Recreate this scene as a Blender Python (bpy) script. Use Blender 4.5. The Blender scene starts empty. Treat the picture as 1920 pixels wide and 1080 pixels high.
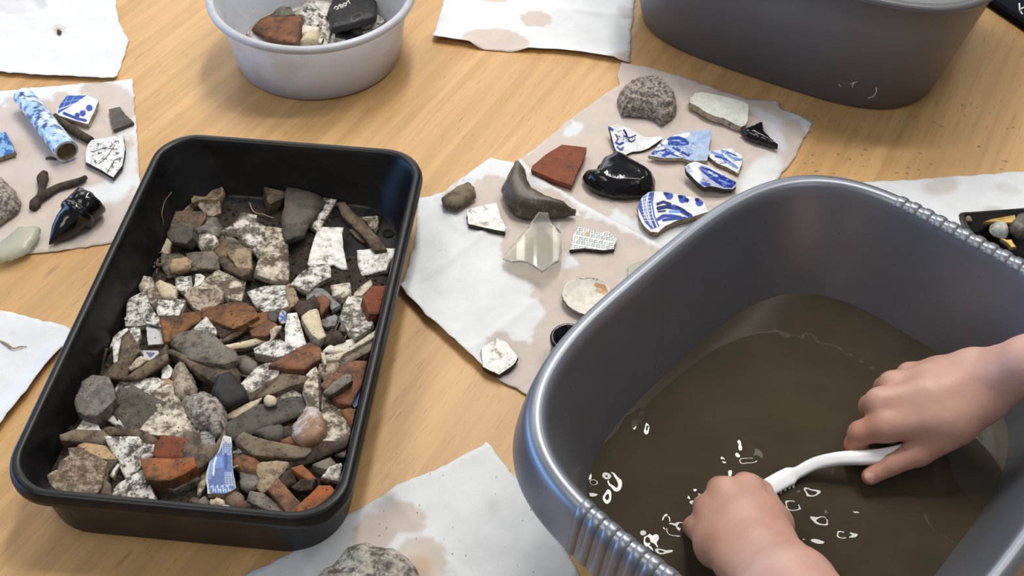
import bpy, bmesh, math, random
import numpy as np
from mathutils import Vector, Matrix, noise
from mathutils.geometry import delaunay_2d_cdt
random.seed(7); rng = np.random.default_rng(7)
S = bpy.context.scene
COL = S.collection

# ---------------------------------------------------------------- camera
FPX = 2150.0; PITCH = math.radians(42.7); ROLL = math.radians(1.25)
EYE = np.array([0.0, -0.70, 0.722])
cd = bpy.data.cameras.new('camera'); cam = bpy.data.objects.new('camera', cd); COL.objects.link(cam)
cd.sensor_width = 36.0; cd.lens = FPX / 1920 * 36.0; cd.clip_start = 0.02; cd.clip_end = 50
ROT = Matrix.Rotation(PITCH, 3, 'X') @ Matrix.Rotation(ROLL, 3, 'Z')
cam.matrix_world = Matrix.Translation(Vector(EYE)) @ ROT.to_4x4()
S.camera = cam
RM = np.array(ROT)

# ---------------------------------------------------------------- world, lights, exposure
S.view_settings.view_transform = 'Standard'; S.view_settings.look = 'None'
S.view_settings.gamma = 1.0; S.view_settings.use_curve_mapping = False
S.view_settings.exposure = -0.02
w = bpy.data.worlds.new('world'); S.world = w; w.use_nodes = True
bg = w.node_tree.nodes['Background']; bg.inputs[0].default_value = (0.93, 0.96, 1.0, 1); bg.inputs[1].default_value = 0.24

def area(name, loc, rot, sx, sy, power, colr):
    l = bpy.data.lights.new(name, 'AREA'); l.shape = 'RECTANGLE'; l.size = sx; l.size_y = sy
    l.energy = power; l.color = colr
    o = bpy.data.objects.new(name, l); COL.objects.link(o); o.location = loc; o.rotation_euler = rot
    return o
CW = (1.0, 0.97, 0.92)
for x, y, sx, sy, pw in [(0.04, 1.25, 0.18, 1.2, 30), (-0.95, 1.75, 0.6, 1.2, 13), (0.50, 0.42, 1.2, 0.14, 17), (-1.9, 1.2, 0.6, 1.2, 8), (1.6, 2.0, 0.6, 1.2, 9), (-1.0, -0.9, 0.6, 1.2, 11), (1.2, -1.3, 0.6, 1.2, 5)]:
    area('ceiling_panel', (x, y, 1.95), (0, 0, 0), sx, sy, pw, CW)
# added blue light at the left side; window behind the table's far end
area('unseen_light', (-2.6, 0.3, 0.22), (0, math.radians(-90), 0), 1.3, 2.8, 54, (0.20, 0.48, 1.0))  # added low panel, tinted and placed to turn the basin's lip blue
area('unseen_light', (-0.6, 3.2, 1.0), (math.radians(-90), 0, 0), 3.0, 1.3, 30, (0.82, 0.91, 1.0))

# ---------------------------------------------------------------- helpers
def at(u, v, z=0.0):
    """the point at height z that the photograph shows at pixel (u, v)"""
    d = RM @ np.array([(u - 960) / FPX, (540 - v) / FPX, -1.0])
    return EYE + d * ((z - EYE[2]) / d[2])

def on_plane(u, v, p0, n):
    d = RM @ np.array([(u - 960) / FPX, (540 - v) / FPX, -1.0])
    return EYE + d * (np.dot(p0 - EYE, n) / np.dot(d, n))

def px(P):
    d = (np.asarray(P) - EYE) @ RM
    return np.stack([960 + FPX * d[..., 0] / -d[..., 2], 540 - FPX * d[..., 1] / -d[..., 2]], -1)

def tag(o, label=None, cat=None, group=None, kind=None):
    if label: o['label'] = label
    if cat: o['category'] = cat
    if group: o['group'] = group
    if kind: o['kind'] = kind
    return o

def obj(name, verts, faces, mats, parent=None, loc=None, mi=None, smooth=None, paint=None):
    me = bpy.data.meshes.new(name)
    verts = np.asarray(verts, dtype=float)
    if loc is not None: verts = verts - np.asarray(loc)
    me.from_pydata(verts.tolist(), [], [list(map(int, f)) for f in faces])
    for m in (mats if isinstance(mats, (list, tuple)) else [mats]): me.materials.append(m)
    if mi is not None: me.polygons.foreach_set('material_index', np.asarray(mi, dtype=np.int32))
    if smooth is None: smooth = True
    if isinstance(smooth, bool): smooth = [smooth] * len(me.polygons)
    me.polygons.foreach_set('use_smooth', np.asarray(smooth, dtype=bool))
    if paint is not None:
        a = me.color_attributes.new('paint', 'FLOAT_COLOR', 'POINT')
        a.data.foreach_set('color', np.asarray(paint, dtype=np.float32).ravel())
    me.update()
    o = bpy.data.objects.new(name, me); COL.objects.link(o)
    if loc is not None: o.location = loc
    if parent is not None:
        o.parent = parent
        if loc is not None: o.location = np.asarray(loc) - np.array(parent.location)
        else: o.location = -np.array(parent.location)
    return o

def empty(name, loc):
    o = bpy.data.objects.new(name, None); COL.objects.link(o); o.location = loc; o.empty_display_size = 0.02
    return o

# ---------------------------------------------------------------- materials
def newmat(name):
    m = bpy.data.materials.new(name); m.use_nodes = True
    nt = m.node_tree; b = nt.nodes['Principled BSDF']
    return m, nt, b

def node(nt, t, **kw):
    n = nt.nodes.new(t)
    for k, v in kw.items():
        if k.startswith('i_'):
            key = k[2:]; n.inputs[int(key) if key.isdigit() else key].default_value = v
        else: setattr(n, k, v)
    return n

def coords(nt, scale=(1, 1, 1), rot=(0, 0, 0), rand=True):
    tc = node(nt, 'ShaderNodeTexCoord'); mp = node(nt, 'ShaderNodeMapping')
    mp.inputs['Scale'].default_value = scale; mp.inputs['Rotation'].default_value = rot
    nt.links.new(tc.outputs['Object'], mp.inputs['Vector'])
    if rand:
        oi = node(nt, 'ShaderNodeObjectInfo'); m = node(nt, 'ShaderNodeMath', operation='MULTIPLY', i_1=37.0)
        nt.links.new(oi.outputs['Random'], m.inputs[0]); nt.links.new(m.outputs[0], mp.inputs['Location'])
    return mp.outputs[0]

def ntex(nt, vec, scale, detail=5, rough=0.6, dist=0.0):
    n = node(nt, 'ShaderNodeTexNoise'); n.inputs['Scale'].default_value = scale
    n.inputs['Detail'].default_value = detail; n.inputs['Roughness'].default_value = rough
    n.inputs['Distortion'].default_value = dist
    nt.links.new(vec, n.inputs['Vector']); return n.outputs['Fac']

def ramp(nt, fac, stops):
    r = node(nt, 'ShaderNodeValToRGB'); e = r.color_ramp.elements
    while len(e) < len(stops): e.new(0.5)
    for k, (p, c) in enumerate(stops):
        e[k].position = p; e[k].color = (c, c, c, 1) if not isinstance(c, (tuple, list)) else (*c[:3], 1)
    nt.links.new(fac, r.inputs[0]); return r.outputs[0]

def mix(nt, fac, a, b, mode='MIX'):
    n = node(nt, 'ShaderNodeMix', data_type='RGBA', blend_type=mode)
    for sock, val in ((n.inputs[0], fac), (n.inputs[6], a), (n.inputs[7], b)):
        if hasattr(val, 'is_linked') or hasattr(val, 'links'): nt.links.new(val, sock)
        elif isinstance(val, (int, float)): sock.default_value = val
        else: sock.default_value = (*val[:3], 1)
    return n.outputs[2]

def bump(nt, b, h, strength=0.4, dist=0.001):
    n = node(nt, 'ShaderNodeBump'); n.inputs['Strength'].default_value = strength; n.inputs['Distance'].default_value = dist
    nt.links.new(h, n.inputs['Height']); nt.links.new(n.outputs[0], b.inputs['Normal'])

def earthy(name, base, dirt=(0.05, 0.036, 0.024), amount=0.4, scale=90, rough=0.7, spots=0.25, spot=(0.02, 0.016, 0.012),
           base2=None, bstr=0.5, spec=0.35, paint=False, sspot=420, coat=0.0):
    """one surface that carries earth: a base colour, smears of dirt, fine dark spots, a little relief"""
    m, nt, b = newmat(name)
    v = coords(nt)
    c = base
    if base2 is not None:
        c = mix(nt, ramp(nt, ntex(nt, v, scale * 0.5, 3), [(0.40, 0.0), (0.60, 1.0)]), base, base2)
    if paint:
        at_ = node(nt, 'ShaderNodeAttribute', attribute_name='paint')
        c = mix(nt, at_.outputs['Alpha'], c, at_.outputs['Color'])
    n1 = ntex(nt, v, scale * 1.3, 11, 0.76)
    t = 0.72 - 0.42 * amount
    f1 = ramp(nt, n1, [(t - 0.05, 0.0), (t + 0.07, 1.0)])
    if amount > 0: c = mix(nt, f1, c, dirt)
    if spots > 0:
        n2 = ntex(nt, v, sspot * 0.45, 8, 0.78, 0.6); ts = 0.70 - 0.16 * spots
        c = mix(nt, ramp(nt, n2, [(ts - 0.02, 0.0), (ts + 0.10, 0.8)]), c, spot)
    n3 = ntex(nt, v, scale * 2.5, 4, 0.7)
    c = mix(nt, 1.0, c, ramp(nt, n3, [(0.25, 0.72), (0.75, 1.18)]), 'MULTIPLY')
    nt.links.new(c, b.inputs['Base Color'])
    b.inputs['Roughness'].default_value = rough; b.inputs['Specular IOR Level'].default_value = spec
    b.inputs['Coat Weight'].default_value = coat; b.inputs['Coat Roughness'].default_value = 0.08
    bump(nt, b, n1, bstr, 0.0015)
    return m

M = {}
WH = (0.72, 0.68, 0.60)
M['white'] = earthy('dirty white glaze', WH, (0.10, 0.08, 0.058), 0.58, 75, 0.5, 0.5, (0.035, 0.028, 0.022))
M['spotty'] = earthy('spotted white glaze', (0.76, 0.73, 0.67), (0.06, 0.05, 0.04), 0.52, 120, 0.5, 0.6, (0.03, 0.026, 0.022))
M['whiter'] = earthy('clean white glaze', (0.82, 0.80, 0.76), (0.26, 0.215, 0.15), 0.40, 80, 0.4, 0.15, bstr=0.2)
M['soiled'] = earthy('soil caked white glaze', (0.68, 0.61, 0.49), (0.105, 0.078, 0.053), 0.60, 60, 0.7, 0.5)
M['cream'] = earthy('cream body', (0.62, 0.52, 0.36), (0.22, 0.15, 0.08), 0.3, 70, 0.6, 0.0)
M['bone'] = earthy('old bone', (0.60, 0.53, 0.41), (0.17, 0.12, 0.075), 0.35, 110, 0.65, 0.12)
M['buff'] = earthy('buff pottery', (0.36, 0.27, 0.17), (0.10, 0.07, 0.045), 0.45, 80, 0.75, 0.12)
M['tan'] = earthy('tan stone', (0.42, 0.30, 0.17), (0.12, 0.08, 0.05), 0.4, 80, 0.8, 0.0)
M['brown'] = earthy('brown earthenware', (0.15, 0.10, 0.066), (0.06, 0.044, 0.032), 0.5, 55, 0.75, 0.0, base2=(0.20, 0.145, 0.095))
M['umber'] = earthy('dark earthy crust', (0.085, 0.058, 0.040), (0.035, 0.026, 0.02), 0.5, 80, 0.9, 0.0, bstr=0.9)
M['grey'] = earthy('grey stoneware', (0.19, 0.165, 0.13), (0.07, 0.055, 0.042), 0.45, 70, 0.7, 0.0)
M['slate'] = earthy('dark slate', (0.080, 0.071, 0.056), (0.045, 0.036, 0.027), 0.42, 50, 0.65, 0.0, base2=(0.110, 0.097, 0.076), bstr=0.25)
M['bluegrey'] = earthy('blue grey glaze', (0.24, 0.24, 0.245), (0.08, 0.07, 0.06), 0.4, 80, 0.4, 0.2)
M['terracotta'] = earthy('red terracotta', (0.20, 0.082, 0.042), (0.09, 0.058, 0.04), 0.5, 60, 0.85, 0.0, base2=(0.27, 0.12, 0.06))
M['brick'] = earthy('orange brick', (0.33, 0.115, 0.036), (0.14, 0.075, 0.04), 0.46, 60, 0.85, 0.0, base2=(0.34, 0.10, 0.03))
M['redbrick'] = earthy('dull red brick', (0.22, 0.065, 0.03), (0.10, 0.05, 0.032), 0.4, 60, 0.85, 0.0)
M['rust'] = earthy('rusty iron', (0.19, 0.085, 0.036), (0.08, 0.05, 0.035), 0.5, 60, 0.9, 0.0, base2=(0.28, 0.13, 0.05), bstr=0.9)
M['driftwood'] = earthy('old wood', (0.20, 0.155, 0.105), (0.07, 0.052, 0.038), 0.4, 60, 0.8, 0.0)
M['palewood'] = earthy('pale split wood', (0.46, 0.31, 0.17), (0.20, 0.12, 0.07), 0.35, 90, 0.75, 0.0)
M['flint'] = earthy('grey flint', (0.115, 0.10, 0.088), (0.24, 0.21, 0.175), 0.45, 90, 0.35, 0.0, bstr=0.8, spec=0.5)
M['blackstone'] = earthy('black stone', (0.020, 0.019, 0.019), (0.045, 0.038, 0.032), 0.3, 80, 0.55, 0.0, bstr=0.6)
M['mortar'] = earthy('lumpy mortar', (0.46, 0.38, 0.28), (0.15, 0.105, 0.075), 0.62, 120, 0.9, 0.35, bstr=1.0, sspot=300)
M['shell'] = earthy('grimy shell', (0.44, 0.36, 0.28), (0.13, 0.095, 0.065), 0.5, 110, 0.6, 0.12)
M['rough'] = earthy('rough barnacled shell', (0.50, 0.43, 0.36), (0.12, 0.10, 0.085), 0.55, 190, 0.6, 0.45, bstr=1.0, sspot=330)
M['pitted'] = earthy('pitted bone', (0.54, 0.50, 0.43), (0.10, 0.085, 0.07), 0.55, 75, 0.6, 0.1, bstr=1.0, base2=(0.40, 0.36, 0.30))
M['pearl'] = earthy('pale oyster shell', (0.72, 0.67, 0.58), (0.40, 0.26, 0.13), 0.30, 50, 0.35, 0.05)
M['agate'] = earthy('banded pebble', (0.56, 0.51, 0.48), (0.26, 0.15, 0.085), 0.62, 30, 0.4, 0.0)
M['paintw'] = earthy('painted white glaze', (0.76, 0.77, 0.78), (0.4, 0.36, 0.3), 0.06, 60, 0.15, 0.0, paint=True, bstr=0.05, spec=0.5)
M['paintb'] = earthy('painted pale blue glaze', (0.42, 0.53, 0.72), (0.3, 0.3, 0.32), 0.10, 60, 0.2, 0.0, paint=True, bstr=0.1, spec=0.5)
M['paintd'] = earthy('grimy painted glaze', (0.55, 0.55, 0.55), (0.12, 0.09, 0.07), 0.25, 70, 0.4, 0.2, paint=True)
M['paintk'] = earthy('painted black ware', (0.022, 0.022, 0.024), (0.05, 0.045, 0.04), 0.3, 80, 0.45, 0.0, paint=True)
M['paints'] = earthy('patterned grey glaze', (0.68, 0.70, 0.68), (0.4, 0.36, 0.3), 0.05, 60, 0.25, 0.0, paint=True, bstr=0.1)
M['body'] = earthy('broken buff edge', (0.34, 0.25, 0.15), (0.10, 0.07, 0.045), 0.45, 200, 0.85, 0.3)
M['dkbody'] = earthy('dark broken edge', (0.06, 0.048, 0.036), (0.03, 0.024, 0.02), 0.4, 200, 0.85, 0.2)
M['whbody'] = earthy('pale broken edge', (0.50, 0.44, 0.34), (0.14, 0.10, 0.07), 0.4, 160, 0.8, 0.3)
M['tileface'] = earthy('pale green tile glaze', (0.66, 0.68, 0.60), (0.5, 0.48, 0.38), 0.15, 30, 0.2, 0.0, bstr=0.1, spec=0.5)
M['horn'] = earthy('dark horn', (0.075, 0.056, 0.038), (0.22, 0.19, 0.15), 0.30, 55, 0.3, 0.2, bstr=0.4, spec=0.5)
M['greenglass'] = earthy('weathered green glass', (0.20, 0.20, 0.16), (0.30, 0.27, 0.2), 0.3, 60, 0.3, 0.0, bstr=0.2, spec=0.5)
M['yellow'] = earthy('yellow glaze', (0.72, 0.46, 0.12), (0.4, 0.22, 0.06), 0.3, 60, 0.4, 0.0)
M['pearlp'] = earthy('pale stained oyster shell', (0.72, 0.68, 0.60), (0.52, 0.42, 0.30), 0.22, 50, 0.35, 0.05, paint=True, bstr=0.2)
M['seashell'] = earthy('blue grey oyster', (0.34, 0.37, 0.40), (0.62, 0.55, 0.42), 0.4, 110, 0.4, 0.2)

m, nt, b = newmat('black glossy glass'); b.inputs['Base Color'].default_value = (0.006, 0.006, 0.007, 1)
b.inputs['Roughness'].default_value = 0.13; M['black'] = m
bump(nt, b, ntex(nt, coords(nt), 90, 3), 0.25, 0.002)
m, nt, b = newmat('clear bottle glass'); b.inputs['Base Color'].default_value = (0.93, 0.95, 0.89, 1)
b.inputs['Roughness'].default_value = 0.06; b.inputs['Transmission Weight'].default_value = 0.93; b.inputs['IOR'].default_value = 1.45; M['glass'] = m
m, nt, b = newmat('frosted sea glass'); b.inputs['Base Color'].default_value = (0.66, 0.66, 0.52, 1)
b.inputs['Roughness'].default_value = 0.35; b.inputs['Transmission Weight'].default_value = 0.55; M['seaglass'] = m
m, nt, b = newmat('white plastic'); b.inputs['Base Color'].default_value = (0.80, 0.81, 0.83, 1); b.inputs['Roughness'].default_value = 0.28; M['brush'] = m
m, nt, b = newmat('bristles'); b.inputs['Base Color'].default_value = (0.62, 0.6, 0.56, 1); b.inputs['Roughness'].default_value = 0.6; M['bristle'] = m
m, nt, b = newmat('dry root'); b.inputs['Base Color'].default_value = (0.30, 0.22, 0.14, 1); b.inputs['Roughness'].default_value = 0.9; M['root'] = m
m, nt, b = newmat('dark root'); b.inputs['Base Color'].default_value = (0.10, 0.07, 0.045, 1); b.inputs['Roughness'].default_value = 0.9; M['darkroot'] = m
m, nt, b = newmat('white print'); b.inputs['Base Color'].default_value = (0.60, 0.61, 0.63, 1); M['print'] = m

# beech laminate: long grain, soft bands, short dark flecks
m, nt, b = newmat('beech laminate'); GR = math.radians(-62)
tc = node(nt, 'ShaderNodeTexCoord')
def gvec(sx, sy):
    r = node(nt, 'ShaderNodeMapping'); r.inputs['Rotation'].default_value = (0, 0, GR)
    nt.links.new(tc.outputs['Object'], r.inputs[0])
    s = node(nt, 'ShaderNodeMapping'); s.inputs['Scale'].default_value = (sx, sy, 1); nt.links.new(r.outputs[0], s.inputs[0]); return s.outputs[0]
n1 = ntex(nt, gvec(3.0, 70), 1.0, 4, 0.6, 0.3)
n2 = ntex(nt, gvec(1.3, 16), 1.0, 3, 0.5, 0.2)
n3 = ntex(nt, gvec(60, 620), 1.0, 2, 0.5)
c = mix(nt, ramp(nt, n2, [(0.3, 0.0), (0.7, 1.0)]), (0.54, 0.315, 0.13), (0.65, 0.40, 0.175))
c = mix(nt, ramp(nt, n1, [(0.40, 0.0), (0.60, 0.62)]), c, (0.44, 0.25, 0.10))
c = mix(nt, ramp(nt, n3, [(0.63, 0.0), (0.72, 0.55)]), c, (0.27, 0.145, 0.06))
c = mix(nt, ramp(nt, ntex(nt, gvec(11, 90), 1.0, 2), [(0.69, 0.0), (0.76, 0.5)]), c, (0.24, 0.13, 0.06))
nt.links.new(c, b.inputs['Base Color']); b.inputs['Roughness'].default_value = 0.42; b.inputs['Specular IOR Level'].default_value = 0.35
bump(nt, b, n3, 0.05, 0.0004); M['beech'] = m

# paper towel: white fibre, painted wet patches that let the table's colour through
m, nt, b = newmat('paper towel')
v = coords(nt); a_ = node(nt, 'ShaderNodeAttribute', attribute_name='paint')
c = mix(nt, a_.outputs['Alpha'], (0.69, 0.70, 0.71), a_.outputs['Color'])
sp = ntex(nt, v, 520, 2, 0.5); c = mix(nt, ramp(nt, sp, [(0.74, 0.0), (0.78, 0.5)]), c, (0.22, 0.19, 0.16))
c = mix(nt, 1.0, c, ramp(nt, ntex(nt, v, 45, 4), [(0.3, 0.93), (0.7, 1.04)]), 'MULTIPLY')
nt.links.new(c, b.inputs['Base Color']); b.inputs['Roughness'].default_value = 0.9; b.inputs['Specular IOR Level'].default_value = 0.1
bump(nt, b, ntex(nt, v, 700, 3, 0.7), 0.35, 0.0006); M['paper'] = m

# plastics
def plastic(name, base, rough, dust=None, amt=0.3, spec=0.5, scale=25, fine=None):
    m, nt, b = newmat(name); v = coords(nt); c = base
    if dust is not None:
        n = ntex(nt, v, scale, 6, 0.7); c = mix(nt, ramp(nt, n, [(0.45, 0.0), (0.75, amt)]), base, dust)
    if fine is not None:
        c = mix(nt, ramp(nt, ntex(nt, v, 330, 2), [(0.735, 0.0), (0.76, 0.8)]), c, fine)
    if not isinstance(c, tuple): nt.links.new(c, b.inputs['Base Color'])
    else: b.inputs['Base Color'].default_value = (*c, 1)
    b.inputs['Roughness'].default_value = rough; b.inputs['Specular IOR Level'].default_value = spec
    return m
M['tray'] = plastic('black tray plastic', (0.006, 0.006, 0.007), 0.34, (0.04, 0.033, 0.025), 0.45, 0.3, 30)
M['tub'] = plastic('cloudy white tub plastic', (0.45, 0.465, 0.50), 0.35, (0.32, 0.285, 0.23), 0.8, 0.5, 16, (0.3, 0.27, 0.22))
M['basin'] = plastic('silver grey basin plastic', (0.235, 0.25, 0.285), 0.35, (0.19, 0.185, 0.18), 0.4, 0.5, 12, (0.02, 0.02, 0.02))
M['basin'].node_tree.nodes['Principled BSDF'].inputs['Metallic'].default_value = 0.68
M['basin2'] = plastic('grey basin plastic', (0.108, 0.107, 0.114), 0.36, (0.125, 0.115, 0.10), 0.6, 0.5, 14)
M['navy'] = plastic('dark navy case', (0.004, 0.005, 0.012), 0.7, None, 0.3, 0.12)
M['hole'] = plastic('painted hole dark', (0.002, 0.002, 0.002), 0.9)
M['metal'] = plastic('grey table leg', (0.2, 0.2, 0.21), 0.4)
M['floor'] = plastic('grey floor', (0.20, 0.19, 0.18), 0.6)

_b = M['tub'].node_tree.nodes['Principled BSDF']; _b.inputs['Subsurface Weight'].default_value = 0.5; _b.inputs['Subsurface Radius'].default_value = (0.012, 0.012, 0.012); _b.inputs['Subsurface Scale'].default_value = 1.0
# soil
M['soil'] = earthy('damp dark soil', (0.040, 0.030, 0.022), (0.022, 0.018, 0.014), 0.45, 60, 0.95, 0.3, (0.12, 0.10, 0.08), bstr=1.0, base2=(0.055, 0.042, 0.03))
# skin
m, nt, b = newmat('skin'); v = coords(nt)
c = mix(nt, ramp(nt, ntex(nt, v, 28, 4), [(0.35, 0.0), (0.7, 1.0)]), (0.53, 0.31, 0.235), (0.46, 0.235, 0.17))
a_ = node(nt, 'ShaderNodeAttribute', attribute_name='paint'); c = mix(nt, a_.outputs['Alpha'], c, a_.outputs['Color'])
nt.links.new(c, b.inputs['Base Color']); b.inputs['Roughness'].default_value = 0.46
b.inputs['Subsurface Weight'].default_value = 0.12; b.inputs['Subsurface Radius'].default_value = (0.006, 0.003, 0.002)
bump(nt, b, ntex(nt, v, 420, 4, 0.7), 0.12, 0.0008); M['skin'] = m
m, nt, b = newmat('fingernail'); b.inputs['Base Color'].default_value = (0.55, 0.30, 0.25, 1); b.inputs['Roughness'].default_value = 0.3; M['nail'] = m
# murky water: a mirror-smooth surface over suspended silt
def water(name, silt, clear):
    m, nt, b = newmat(name); v = coords(nt)
    c = mix(nt, ramp(nt, ntex(nt, v, 9, 3), [(0.35, 0.0), (0.7, 1.0)]), silt, tuple(x * 0.62 for x in silt))
    nt.links.new(c, b.inputs['Base Color']); b.inputs['Roughness'].default_value = 0.015; b.inputs['IOR'].default_value = 1.33
    t = node(nt, 'ShaderNodeBsdfTransparent'); ms = node(nt, 'ShaderNodeMixShader'); ms.inputs[0].default_value = clear
    out = nt.nodes['Material Output']
    nt.links.new(b.outputs[0], ms.inputs[1]); nt.links.new(t.outputs[0], ms.inputs[2]); nt.links.new(ms.outputs[0], out.inputs[0])
    return m
M['water'] = water('murky brown water', (0.062, 0.048, 0.029), 0.05)
M['water2'] = water('cloudy water', (0.26, 0.28, 0.27), 0.25)

# ---------------------------------------------------------------- mesh builders
def seg_dist(P, poly, closed=True):
    """distance of every 2-D point to a polyline"""
    A = np.asarray(poly, float); B = np.roll(A, -1, 0) if closed else A[1:]
    if not closed: A = A[:-1]
    best = np.full(len(P), 1e9)
    for a, b_ in zip(A, B):
        ab = b_ - a; L2 = max(float(ab @ ab), 1e-18)
        t = np.clip(((P - a) @ ab) / L2, 0, 1)
        best = np.minimum(best, np.hypot(*(P - (a + t[:, None] * ab)).T))
    return best

def inside(P, poly):
    x, y = P[:, 0], P[:, 1]; r = np.zeros(len(P), bool); A = np.asarray(poly); B = np.roll(A, -1, 0)
    for (x0, y0), (x1, y1) in zip(A, B):
        if y0 == y1: continue
        c = (y0 > y) != (y1 > y)
        r ^= c & (x < (x1 - x0) * (y - y0) / (y1 - y0) + x0)
    return r

def resample(poly, step, jit=0.0, closed=True):
    out = []; A = np.asarray(poly, float); n = len(A)
    for k in range(n if closed else n - 1):
        a, b_ = A[k], A[(k + 1) % n]; d = b_ - a; L = np.hypot(*d); m_ = max(1, int(round(L / step)))
        nn = np.array([-d[1], d[0]]) / max(L, 1e-9)
        for i in range(m_):
            p = a + d * i / m_
            if jit: p = p + nn * rng.normal(0, jit)
            out.append(p)
    if not closed: out.append(A[-1])
    return np.array(out)

def smoothpoly(poly, it=1):
    A = np.asarray(poly, float)
    for _ in range(it):
        B = np.roll(A, -1, 0); A = np.stack([0.75 * A + 0.25 * B, 0.25 * A + 0.75 * B], 1).reshape(-1, 2)
    return A

def fill(poly, s):
    """triangulated polygon with an even scatter of points inside: verts, tris, distance to the outline"""
    poly = np.asarray(poly); lo, hi = poly.min(0), poly.max(0)
    xs = np.arange(lo[0] + s / 2, hi[0], s); ys = np.arange(lo[1] + s / 2, hi[1], s * 0.866)
    if len(xs) and len(ys):
        gx, gy = np.meshgrid(xs, ys); gx = gx + (np.arange(len(ys)) % 2)[:, None] * s / 2
        P = np.stack([gx.ravel(), gy.ravel()], 1); P = P[inside(P, poly)]
        if len(P): P = P[seg_dist(P, poly) > 0.45 * s]
    else: P = np.zeros((0, 2))
    V = np.concatenate([poly, P]) if len(P) else poly
    sc = 1.0 / max(1e-9, float(np.abs(hi - lo).max()))
    r = delaunay_2d_cdt([Vector(p) for p in (V - lo) * sc], [], [list(range(len(poly)))], 1, 1e-6)
    W = np.array([[p.x, p.y] for p in r[0]]) / sc + lo
    return W, [tuple(f) for f in r[2]]

def boundary(tris):
    cnt = {}
    for f in tris:
        for k in range(len(f)):
            cnt[(f[k], f[(k + 1) % len(f)])] = 1
    return [(a, b_) for (a, b_) in cnt if (b_, a) not in cnt]

def vnoise(P, f, off=0.0):
    return np.array([noise.noise(Vector((p[0] * f + off, p[1] * f - off, (p[2] if len(p) > 2 else 0) * f + 3.1 * off))) for p in P])

def stroke_paint(UV, strokes, alpha0=0.0, col0=(0.5, 0.5, 0.5)):
    """brushwork on a glaze: strokes are (colour, width, points) lines or (colour, 0, points) filled shapes, in the drawing's own units"""
    C_ = np.tile(np.array([*col0, alpha0]), (len(UV), 1))
    for colr, wd, pts in strokes:
        pts = np.asarray(pts, float)
        if wd > 0: k = np.clip((wd / 2 - seg_dist(UV, pts, False)) / 0.8 + 0.5, 0, 1) if len(pts) > 1 else np.clip((wd / 2 - np.hypot(*(UV - pts[0]).T)) / 0.8 + 0.5, 0, 1)
        else: k = inside(UV, pts).astype(float)
        C_[:, :3] = C_[:, :3] * (1 - k[:, None]) + np.array(colr) * k[:, None]
        C_[:, 3] = np.maximum(C_[:, 3], k)
    return C_

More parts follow.
